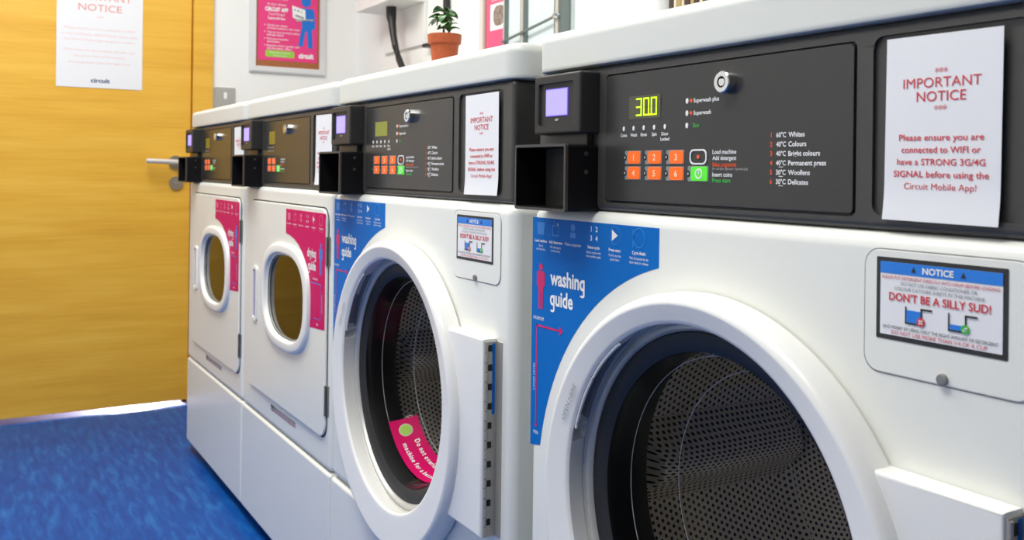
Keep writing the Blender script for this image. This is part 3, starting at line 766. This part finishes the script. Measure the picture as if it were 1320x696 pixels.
    b = B(); b.disc(0.6085, zz(-0.1575), 0.0046, -0.0045, -0.0008, OLDSTEEL, 20, 0.0012); b.box(0.6050, 0.6120, -0.0048, -0.0043, zz(-0.1580), zz(-0.1570), GREYINK)
    b.build('screw', flap)
    return root, ring

def glass_label():
    """pink curved sticker on the inside of the washer door glass"""
    RIZ = RCZ + 0.017
    def rad(y):
        for (r0, y0), (r1, y1) in zip(BOWL, BOWL[1:]):
            if y0 <= y <= y1: return r0 + (r1 - r0) * (y - y0) / (y1 - y0)
        return 0.15
    def P(a, y, lift):
        t = math.radians(a); r = rad(y) - lift
        return (RCX + r * math.cos(t), y - lift * 0.3, RIZ + r * math.sin(t))
    b = B(); ya, yb = 0.034, 0.086
    def yw(a): return 0.006 * math.sin(math.radians((a + 141) * 2))
    aa = [-142 + 84 * i / 40 for i in range(41)]; N = 10
    b.loft([[P(a, ya + (yb - ya) * k / N, 0.0010) for k in range(N + 1)] + [P(a, ya + (yb - ya) * k / N, 0.0004) for k in range(N, -1, -1)] for a in aa], PINK, cap0=True, cap1=True)
    def spot(a, y, rd, m, lift):
        b.loft([[P(a + math.degrees(q * rd * math.cos(2 * PI * k / 20) / 0.162), y + q * rd * math.sin(2 * PI * k / 20), lift) for k in range(20)] for q in (1.0, 0.5, 0.02)], m)
    spot(-134, 0.060, 0.0125, CREAMB, 0.0014); spot(-134, 0.060, 0.0105, LIME, 0.0018)
    def line(txt, y0, a0, h):
        a = a0
        for ch in txt:
            if ch == ' ': a += math.degrees(h * 0.45 / 0.162); continue
            V, F, c = glyphs(ch, 0.03); k = h / c; xa = min(v[0] for v in V); xb = max(v[0] for v in V)
            vs = [b.bm.verts.new(P(a + math.degrees((vx - xa) * k / 0.162), y0 + vy * k, 0.0016)) for vx, vy in V]
            for f in F: b.bm.faces.new([vs[i] for i in f])
            b._done(WHITEINK); a += math.degrees(((xb - xa) * k + h * 0.2) / 0.162)
    line('Do not overload the', 0.068, -125, 0.0085); line('machine for a better wash', 0.046, -125, 0.0085)
    return b

def dryer(X, label, tagpink=True):
    W = W_DRY
    root = thing('tumble_dryer', label, 'tumble dryer', (X, FRONT, 0), 0, 'tumble dryers at the door end of the row')
    machine_base(root, W, 2)
    WX, WZ, WA, WB = 0.3880, zz(-0.2960), 0.1440, 0.0960
    b = B(); b.box(0, W, 0, DEP, ZSEAM, ZCAB, ENAMEL, 0.012, 4); cab = b.build('cabinet', root)
    c = B(); c.prism(sup(WX, WZ, WA, WB, 2.7), -0.05, 0.1, ENAMEL); c2 = B(); c2.rrect(0.02, W - 0.02, ZSEAM + 0.02, ZCAB - 0.03, 0.02, 0.02, DEP - 0.02, ENAMEL); cut(cab, c2.build('c2')); cut(cab, c.build('c'))
    make_lid(root, W)
    control_panel(root, W, 'dryer')
    dx0, dx1, dz0, dz1 = 0.0720, 0.6600, zz(-0.5560), zz(-0.0825)
    b = B(); b.rrect(dx0, dx1, dz0, dz1, 0.030, -0.0060, -0.0004, ENAMEL, 0.0025, 3)
    dr = b.build('door', root)
    c = B(); c.prism(sup(WX, WZ, WA, WB, 2.7), -0.05, 0.05, ENAMEL); cut(dr, c.build('c'))
    b = B(); b.frame(rr(dx0 - 0.0030, dx1 + 0.0030, dz0 - 0.0030, dz1 + 0.0030, 0.032), rr(dx0 + 0.004, dx1 - 0.004, dz0 + 0.004, dz1 - 0.004, 0.028), -0.0010, 0.0004, GAP); b.build('door_seal', dr)
    # window bezel
    b = B()
    def rg(a, c_, y, n=2.7): return [(x, y, z) for x, z in sup(WX, WZ, a, c_, n)]
    b.loft([rg(0.1800, 0.1240, -0.0055), rg(0.1795, 0.1235, -0.0100), rg(0.1765, 0.1205, -0.0140), rg(0.1715, 0.1160, -0.0155), rg(0.1580, 0.1050, -0.0160), rg(0.1530, 0.1015, -0.0150), rg(0.1505, 0.1000, -0.0125), rg(0.1485, 0.0985, -0.0060), rg(0.1440, 0.0970, 0.0010)], RINGM)
    bz = b.build('window_bezel', dr)
    b = B(); b.loft([rg(0.1475, 0.0978, -0.0050), rg(0.1440, 0.0950, -0.0048), rg(0.1434, 0.0945, -0.0020), rg(0.1424, 0.0938, -0.0016), rg(0.1418, 0.0932, 0.0040)], RUBBER); b.build('window_seal', bz)
    b = B(); b.loft([rg(0.1434, 0.0946, -0.0024), rg(0.1426, 0.0939, -0.0030), rg(0.1418, 0.0933, -0.0018)], TRIM); b.build('window_trim', bz)
    b = B(); b.prism(sup(WX, WZ, 0.1420, 0.0935, 2.7), -0.0012, 0.0022, DRYGLASS); b.build('window_glass', bz)
    b = B(); b.lathe([(0.22, 0.08), (0.22, 0.42), (0.02, 0.44)], WX, zz(-0.335), mat('dryer_drum_steel', (0.12, 0.11, 0.10), 0.4, 0.6), 48, capend=True); b.build('drum', root)
    # pull handle
    b = B(); hx, h0, h1 = 0.1370, zz(-0.3860), zz(-0.2480)
    b.frame(rr(hx - 0.0200, hx + 0.0200, h0, h1, 0.010), rr(hx - 0.0125, hx + 0.0125, h0 + 0.008, h1 - 0.008, 0.006), -0.0100, -0.0055, RINGM)
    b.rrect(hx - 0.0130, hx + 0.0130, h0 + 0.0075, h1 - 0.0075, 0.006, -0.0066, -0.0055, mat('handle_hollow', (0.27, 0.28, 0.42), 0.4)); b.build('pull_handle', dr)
    # hinges
    for a0, a1 in ((-0.2000, -0.1400), (-0.5080, -0.4460)):
        b = B(); b.box(dx1 + 0.0035, dx1 + 0.0120, -0.0028, 0.0003, zz(a0), zz(a1), OLDSTEEL, 0.0008)
        b.loft([[(dx1 + 0.0018 + 0.0024 * math.cos(2 * PI * q / 12), -0.0050 + 0.0024 * math.sin(2 * PI * q / 12), z) for q in range(12)] for z in (zz(a0), zz(a1))], OLDSTEEL, cap0=True, cap1=True)
        b.build('hinge', root)
    # pink guide sticker
    SH = 0.0150
    x0, x1, zt = 0.3730, 0.6420, zz(-0.0925)
    pts = [(x1, zt), (x0, zt), (x0, zz(-0.1490))]
    cur = ((0.4050, -0.1520), (0.4350, -0.1580), (0.4640, -0.1680), (0.4930, -0.1840), (0.5180, -0.2060), (0.5360, -0.2320), (0.5450, -0.2600), (0.5490, -0.2900), (0.5500, -0.3390))
    pts += [(x, zz(z)) for x, z in cur] + [(x1, zz(-0.3330))]
    b = B(); y = -0.0066; pts = [(x + SH, z) for x, z in pts]
    b.prism(pts[::-1], y, y + 0.0007, PINK); y -= 0.0004
    pre = len(b.bm.verts)
    xs = (0.3980, 0.4400, 0.4830, 0.5260, 0.5690, 0.6160)
    guide_icons(b, xs, zz(-0.1080), y, PINKLINE, WHITEINK)
    for x, t in zip(xs, ('Load machine', 'Clean filter', 'Make a payment', 'Select heat', 'Press start', 'Cycle finish')):
        b.text(t, x, zz(-0.1250), 0.0037, y, WHITEINK, maxw=0.038, bold=0.02)
    for x, t in zip(xs, ('Up to', 'Check the lint', '', '', "You'll see", 'Remove items')):
        if t: b.text(t, x, zz(-0.1310), 0.0030, y, PINKLINE, maxw=0.036)
    b.heading('drying', 0.5290, zz(-0.1790), 0.0185, y, WHITEINK, 0.0560); b.heading('guide', 0.5350, zz(-0.2060), 0.0185, y, WHITEINK, 0.0500)
    pictogram(b, 0.6160, zz(-0.2210), 0.0660, y, FIGBLUE)
    b.text('MAXIMUM', 0.5980, zz(-0.2330), 0.0046, y, WHITEINK, w=0.0300, align='r', bold=0.03)
    b.box(0.5560, 0.6180, y, y + 0.0002, zz(-0.2430), zz(-0.2410), FIGBLUE); b.box(0.6165, 0.6180, y, y + 0.0002, zz(-0.3150), zz(-0.2430), FIGBLUE); b.box(0.5750, 0.6180, y, y + 0.0002, zz(-0.3165), zz(-0.3150), FIGBLUE)
    b.text('LOAD LEVEL', 0.6260, zz(-0.2800), 0.0034, y, WHITEINK, w=0.040, rot=PI / 2); b.text('MIN', 0.5980, zz(-0.3270), 0.0046, y, WHITEINK, bold=0.03)
    b.bm.verts.ensure_lookup_table()
    for v in b.bm.verts[pre:]: v.co.x += SH
    b.build('drying_guide_sticker', dr)
    # small warning strip under the door
    b = B(); y = -0.0005; b.box(0.2660, 0.4560, y, 0.0004, zz(-0.5840), zz(-0.5710), mat('strip_grey', (0.40, 0.42, 0.43), 0.5)); y -= 0.0004
    b.box(0.2660, 0.4560, y, y + 0.0002, zz(-0.5750), zz(-0.5710), GREYINK); b.box(0.2660, 0.2900, y, y + 0.0002, zz(-0.5840), zz(-0.5710), GREYINK)
    b.text('WARNING DO NOT DRY ITEMS SOILED', 0.3730, zz(-0.5800), 0.0045, y, MAGENTA, w=0.160, bold=0.03)
    b.build('warning_strip', root)
    return root

X4, X3, X2, X1 = -1.0620, -1.8225, -2.5115, -3.1985
w4, ring4 = washer('near', X4, 'lit', 'nearest white washing machine, its green display reading 300, right of the row')
w3, ring3 = washer('mid', X3, 'idle', 'white washing machine with a pink sticker inside its round door glass, second from right')
glass_label().build('door_glass_sticker', ring3)
dryer(X2, 'white tumble dryer standing between the farthest dryer and the washing machines')
dryer(X1, 'farthest white tumble dryer, next to the oak door')
for X, dx, dz, rt, lab in ((X4, 0.0, 0.0, 0.6, 'white notice with large legible red text on the nearest washing machine'), (X3, 0.012, 0.001, -0.3, 'white notice on the black panel of the washer with the pink glass sticker'),
                           (X2, 0.010, 0.002, 0.8, 'white notice on the black panel of the dryer next to the washing machines'), (X1, 0.008, 0.0, -0.5, 'faint white notice on the farthest dryer beside the oak door')):
    notice_paper(X, dx, dz, rt, lab)

# ------------------------------------------------------------------ things on the far wall and door (built facing -y, turned to face the room)
def farthing(name, label, cat, y, z, off, group=None):
    return thing(name, label, cat, (XF + off, y, z), PI / 2, group)
# A3 notice on the door
t = farthing('paper_notice', 'large white notice with red heading taped to the oak door', 'notice', 0.307, 1.222, 0.0015)
b = B(); b.rrect(0, 0.297, 0, 0.420, 0.001, -0.0006, 0.0, PAPER); b.build('sheet', t)
b = B(); y = -0.0010; m_ = 0.147
b.text('***', m_, 0.385, 0.016, y, FADED); b.text('IMPORTANT', m_, 0.339, 0.025, y, FADED, w=0.220, bold=0.003); b.text('NOTICE', m_, 0.299, 0.025, y, FADED, w=0.150, bold=0.003); b.text('***', m_, 0.262, 0.012, y, PINKINK)
b.build('heading', t); b = B()
for zq, tx, w_ in ((0.219, 'Please ensure you are connected to WIFI', 0.245), (0.197, 'or have a STRONG 3G/4G SIGNAL before using', 0.262), (0.177, 'the Circuit Mobile App to start a machine', 0.245),
                   (0.139, 'If you have no signal please use the coin', 0.245), (0.117, 'slot on the front of the machine', 0.175), (0.094, 'and press start when the light is on', 0.215)):
    b.text(tx, m_, zq, 0.0080, y, PINKINK, w=w_)
b.build('message', t); b = B(); b.text('circuit', m_ + 0.003, 0.028, 0.016, y, NAVY, w=0.066, bold=0.03)
b.build('logo', t)
# wall socket
t = farthing('wall_switch', 'brushed steel switch plate on the white wall beside the door frame', 'switch', 0.8745, 1.164, 0.0)
b = B(); b.rrect(0, 0.082, 0, 0.086, 0.004, -0.006, 0.0, mat('switch_steel', (0.50, 0.49, 0.46), 0.35, 0.7), 0.0015); b.build('plate', t)
b = B(); b.rrect(0.036, 0.048, 0.040, 0.066, 0.002, -0.010, -0.0055, WHITEINK, 0.001); b.build('rocker', t)
# framed poster
def snap_frame(t, w, h, fw_, m):
    b = B()
    o, i = [(0, 0), (w, 0), (w, h), (0, h)], [(fw_, fw_), (w - fw_, fw_), (w - fw_, h - fw_), (fw_, h - fw_)]
    def ring(p, y, k): return [(x + (k if x < w / 2 else -k), y, z + (k if z < h / 2 else -k)) for x, z in p]
    b.loft([ring(o, 0, 0), ring(o, -0.008, 0), ring(o, -0.015, 0.006), ring(o, -0.017, 0.014), ring(i, -0.014, -0.002), ring(i, -0.009, 0), ring(i, 0, 0)], m)
    b.build('frame', t)
t = farthing('framed_poster', 'pink poster with blue laptop figure in a silver frame on the far wall', 'poster', 1.009, 1.319, 0.001)
PW, PH = 0.319, 0.450
snap_frame(t, PW, PH, 0.027, ALU)
b = B(); b.box(0.024, PW - 0.024, -0.0060, -0.001, 0.024, PH - 0.024, CORK); b.build('cork_backing', t)
b = B(); b.box(0.034, PW - 0.035, -0.0068, -0.0061, 0.052, PH - 0.030, POSTER); y = -0.0072
cx = 0.110
for zq, tx, w_, h_, bo in ((0.350, 'Download the', 0.100, 0.016, 0.02), (0.310, 'CIRCUIT APP', 0.100, 0.017, 0.02), (0.283, 'to your phone', 0.078, 0.011, 0.0), (0.262, 'CIRCUIT APP', 0.096, 0.016, 0.05), (0.242, 'Circuit Managed', 0.066, 0.010, 0.02), (0.226, 'Laundries', 0.070, 0.011, 0.02)):
    b.text(tx, cx, zq, h_, y, WHITEINK, w=w_, bold=bo)
zq = 0.196
for l1, l2 in (('Check the status', 'of every machine in the room'), ('Top up your account online', 'and get alerts'), ('Plan your laundry', 'time better'), ('Report a fault quickly and', 'see the latest offers')):
    b.disc(0.062, zq, 0.0022, y, y + 0.0003, WHITEINK, 8)
    b.text(l1, 0.071, zq, 0.0078, y, WHITEINK, align='l', w=0.0052 * len(l1), bold=0.01); b.text(l2, 0.071, zq - 0.0115, 0.0078, y, WHITEINK, align='l', w=0.0049 * len(l2), bold=0.01)
    zq -= 0.0275
b.rrect(0.066, 0.186, 0.066, 0.094, 0.006, y, y + 0.0003, LIME); b.text('Find out more at', 0.126, 0.085, 0.0075, y - 0.0004, WHITEINK, w=0.085); b.text('circuit.co.uk', 0.126, 0.073, 0.0060, y - 0.0004, WHITEINK, w=0.055)
b.text('circuit', 0.236, 0.080, 0.021, y, WHITEINK, w=0.064, bold=0.05)
# blue figure holding a laptop
fx, fz = 0.236, 0.112
b.disc(fx - 0.002, fz + 0.192, 0.0215, y, y + 0.0003, FIGBLUE, 24)
b.prism([(fx - 0.022, fz + 0.165), (fx + 0.026, fz + 0.165), (fx + 0.034, fz + 0.150), (fx + 0.038, fz + 0.085), (fx + 0.028, fz + 0.080), (fx + 0.024, fz + 0.075), (fx + 0.028, fz + 0.0), (fx + 0.008, fz + 0.0), (fx + 0.002, fz + 0.070), (fx - 0.004, fz + 0.070), (fx - 0.014, fz + 0.006), (fx - 0.034, fz + 0.006), (fx - 0.020, fz + 0.085)], y, y + 0.0003, FIGBLUE)
b.prism([(fx - 0.062, fz + 0.172), (fx - 0.006, fz + 0.158), (fx - 0.004, fz + 0.112), (fx - 0.058, fz + 0.122)], y - 0.0005, y - 0.0002, WHITEINK)
b.prism([(fx - 0.058, fz + 0.122), (fx - 0.004, fz + 0.112), (fx + 0.030, fz + 0.120), (fx - 0.020, fz + 0.112)], y - 0.0007, y - 0.0003, mat('laptop_grey_ink', (0.45, 0.47, 0.50), 0.5))
b.prism([(fx - 0.050, fz + 0.118), (fx + 0.028, fz + 0.122), (fx + 0.030, fz + 0.116), (fx - 0.040, fz + 0.108)], y - 0.0007, y - 0.0003, mat('laptop_grey_ink', (0.45, 0.47, 0.50), 0.5))
for q in range(3): b.disc(fx - 0.050 + 0.014 * q, fz + 0.155 - 0.003 * q, 0.0035, y - 0.0008, y - 0.0005, (FIGBLUE, NAVY, LIME)[q], 10)
b.prism([(fx - 0.048, fz + 0.136), (fx - 0.012, fz + 0.127), (fx - 0.012, fz + 0.121), (fx - 0.048, fz + 0.129)], y - 0.0008, y - 0.0005, GREYINK)
b.build('poster_sheet', t)

# ------------------------------------------------------------------ back wall
t = thing('wall_box', 'white boxed unit high on the back wall, black hose coming out beneath it', 'wall cabinet', (-3.481, 1.34, 1.545))
b = B(); b.box(0, 0.370, 0, 0.1345, 0, 0.42, WHITEBOX, 0.003); b.build('body', t)
b = B(); b.box(-0.006, 0.370, 0.122, 0.1345, -0.154, 0.0, WHITEBOX, 0.002); b.build('lower_board', t)
b = B()
pts = [(-3.283, 1.405, 1.548), (-3.283, 1.405, 1.525), (-3.281, 1.405, 1.505), (-3.275, 1.405, 1.485), (-3.262, 1.405, 1.44), (-3.240, 1.405, 1.39), (-3.205, 1.405, 1.34), (-3.165, 1.403, 1.30), (-3.12, 1.40, 1.24), (-3.09, 1.40, 1.15), (-3.08, 1.40, 0.95)]
b.tube(pts, [0.0195, 0.0195, 0.0190, 0.0150, 0.0130] + [0.0125] * 6, CABLE, 16)
tag(b.build('hose'), 'black hose hanging from beneath the white wall box', 'hose')
b = B(); b.tube([(-2.935, 1.462, 2.1), (-2.935, 1.462, 1.60), (-2.932, 1.462, 1.50), (-2.931, 1.464, 1.470), (-2.931, 1.4745, 1.455)], [0.0120] * 5, CABLE, 12)
tag(b.build('pipe'), 'black pipe running down the wall behind the potted plant', 'pipe')
b = B(); b.box(-3.085, -3.030, 1.440, 1.475, 1.372, 1.386, CABLE, 0.004)
tag(b.build('cable_clip'), 'small black clip on the wall left of the terracotta pot', 'clip')
# second framed poster
t = thing('framed_poster', 'pink poster with a small photo in a silver frame, half hidden behind the lids', 'poster', (-2.693, 1.4745, 1.20))
snap_frame(t, 0.200, 0.560, 0.030, ALU)
b = B(); b.box(0.027, 0.173, -0.0055, -0.001, 0.027, 0.533, CORK); b.build('cork_backing', t)
b = B(); b.box(0.040, 0.173, -0.0066, -0.0057, 0.030, 0.530, POSTERB); y = -0.0070
b.rrect(0.066, 0.160, 0.178, 0.262, 0.004, y, y + 0.0003, WHITEINK); b.rrect(0.086, 0.156, 0.190, 0.254, 0.026, y - 0.0004, y, PHOTO); b.text('Download', 0.108, 0.275, 0.010, y, WHITEINK, w=0.070); b.text('the app', 0.100, 0.305, 0.012, y, WHITEINK, w=0.060)
b.build('poster_sheet', t)
# glazed wall case right of it
t = thing('wall_case', 'pale-fronted metal wall case with a slanting stay rod, right of the framed photo poster', 'wall case', (-2.4890, 1.4340, 1.20))
b = B(); b.box(0, 0.330, 0.034, 0.0405, 0, 0.60, PALECASE); b.build('back_panel', t)
for x0, x1 in ((0.0, 0.016), (0.101, 0.130), (0.284, 0.322)):
    b = B(); b.box(x0, x1, 0.0, 0.034, 0, 0.60, CASEMET, 0.004); b.box(x0 + 0.3 * (x1 - x0), x1 - 0.3 * (x1 - x0), -0.002, 0.004, 0.004, 0.596, TRIM, 0.001); b.build('post', t)
for x0, x1 in ((0.016, 0.101), (0.130, 0.284)):
    b = B(); b.box(x0, x1, 0.012, 0.016, 0.0, 0.60, PALECASE); b.build('pane', t)
b = B(); b.tube([(0.010, -0.006, 0.124), (0.306, -0.006, 0.163)], 0.0042, CASEMET, 8); b.build('stay_rod', t)
b = B(); b.lathe([(0.0005, -0.016), (0.008, -0.014), (0.011, -0.008), (0.009, 0.0)], 0.306, 0.163, CHROME, 20); b.build('knob', t)

# ------------------------------------------------------------------ on the lids
PX, PY = -1.540, 0.765
t = thing('potted_plant', 'small green plant in a terracotta pot on the washing machine lid', 'plant', (PX, PY, ZLID))
b = B()
b.loft([[(r * math.cos(2 * PI * k / 32), r * math.sin(2 * PI * k / 32), z) for k in range(32)] for r, z in ((0.0205, 0.0), (0.0212, 0.001), (0.0262, 0.0495), (0.0296, 0.0500), (0.0302, 0.0515), (0.0312, 0.0655), (0.0306, 0.0670), (0.0285, 0.0668), (0.0275, 0.0600))], TERRA, cap0=True)
b.build('pot', t)
b = B(); b.loft([[(r * math.cos(2 * PI * k / 24), r * math.sin(2 * PI * k / 24), z) for k in range(24)] for r, z in ((0.0276, 0.0600), (0.015, 0.0625), (0.001, 0.063))], SOIL); b.build('soil', t)
stems = (((-0.004, 0, 0.06), (-0.004, 0.0, 0.080), (-0.005, 0.001, 0.100), (0.001, 0, 0.114)), ((0.012, 0.002, 0.06), (0.014, 0.002, 0.072), (0.018, 0.0, 0.084)), ((-0.004, 0, 0.080), (-0.012, 0.0, 0.094), (-0.020, -0.002, 0.095)), ((-0.002, 0, 0.090), (0.005, 0.0, 0.100), (0.012, 0.0, 0.098)))
for st in stems:
    b = B(); b.tube(st, [0.0026] + [0.0020] * (len(st) - 2) + [0.0014], STEM, 8); b.build('stem', t)
def leaf_mesh():
    b = B(); rings = []
    for i in range(9):
        s = i / 8; w = 0.0074 * math.sin(PI * min(1, s * 0.95 + 0.05)) ** 0.6; x = 0.0185 * s; dz = 0.004 * math.sin(PI * s) - 0.004 * s * s
        rings.append([(x, w * math.cos(2 * PI * k / 8), dz + 0.0011 * math.sin(2 * PI * k / 8) + 0.15 * abs(w * math.cos(2 * PI * k / 8))) for k in range(8)])
    b.loft(rings, LEAF, cap0=True, cap1=True)
    return b.build('leaf')
lf0 = leaf_mesh(); first = True
spots = []
for st, n in zip(stems, (8, 7, 6, 6)):
    for k in range(n):
        s = 0.35 + 0.65 * (k + 0.5) / n
        i = min(len(st) - 2, int(s * (len(st) - 1))); f = s * (len(st) - 1) - i
        p = Vector(st[i]).lerp(Vector(st[i + 1]), f)
        spots.append((p, R.uniform(0, 2 * PI), R.uniform(-0.7, 0.5), R.uniform(1.0, 1.4)))
for p, az, el, sc in spots:
    o = lf0 if first else lf0.copy()
    if not first: C.objects.link(o)
    first = False
    o.parent = t; o.location = p; o.rotation_euler = (R.uniform(-0.4, 0.4), el, az); o.scale = (sc, sc, sc)

t = thing('storage_box', 'white box on the nearest washing machine lid, beside the row of books', 'box', (-1.045, 0.745, ZLID))
b = B(); b.loft([[(x, y, z) for x, y in rr(i, 0.150 - i, i, 0.22 - i, 0.022, 5)] for i, z in ((0.008, 0.0), (0.003, 0.004), (0.0, 0.10), (0.0, 0.16))] , WHITEBOX, cap0=True, cap1=True); b.build('body', t)
b = B(); b.loft([[(x, y, z) for x, y in rr(i, 0.150 - i, i, 0.22 - i, 0.024, 5)] for i, z in ((-0.004, 0.150), (-0.004, 0.166), (-0.001, 0.170))], WHITEBOX, cap0=True, cap1=True); b.build('box_lid', t)
x = -0.888
bk = [(0.0085, BROWNB), (0.0055, CREAMB), (0.0075, TANB), (0.0050, CREAMB), (0.0095, BROWNB), (0.0065, TANB), (0.0080, BROWNB), (0.0055, CREAMB), (0.0070, BROWNB)]
names = ('thick dark brown book, first from the white box', 'thin cream book, second from the white box', 'tan book, third from the white box', 'thin cream book, fourth from the white box', 'thickest dark brown book, fifth from the white box', 'tan book, sixth from the white box', 'dark brown book, seventh from the white box', 'thin cream book, eighth from the white box', 'dark brown book at the right end of the row')
for (w_, m_), nm in zip(bk, names):
    t = thing('book', nm, 'book', (x, 0.745, ZLID), 0, 'row of books on the nearest lid')
    h_ = 0.15 + R.uniform(-0.01, 0.01)
    b = B(); b.box(0, w_, 0, 0.11, 0, h_, m_, 0.0010); b.build('cover', t)
    b = B(); b.box(0.0009, w_ - 0.0009, 0.003, 0.1105, 0.003, h_ + 0.0002, PAPER); b.build('pages', t)
    x += w_ + 0.0006
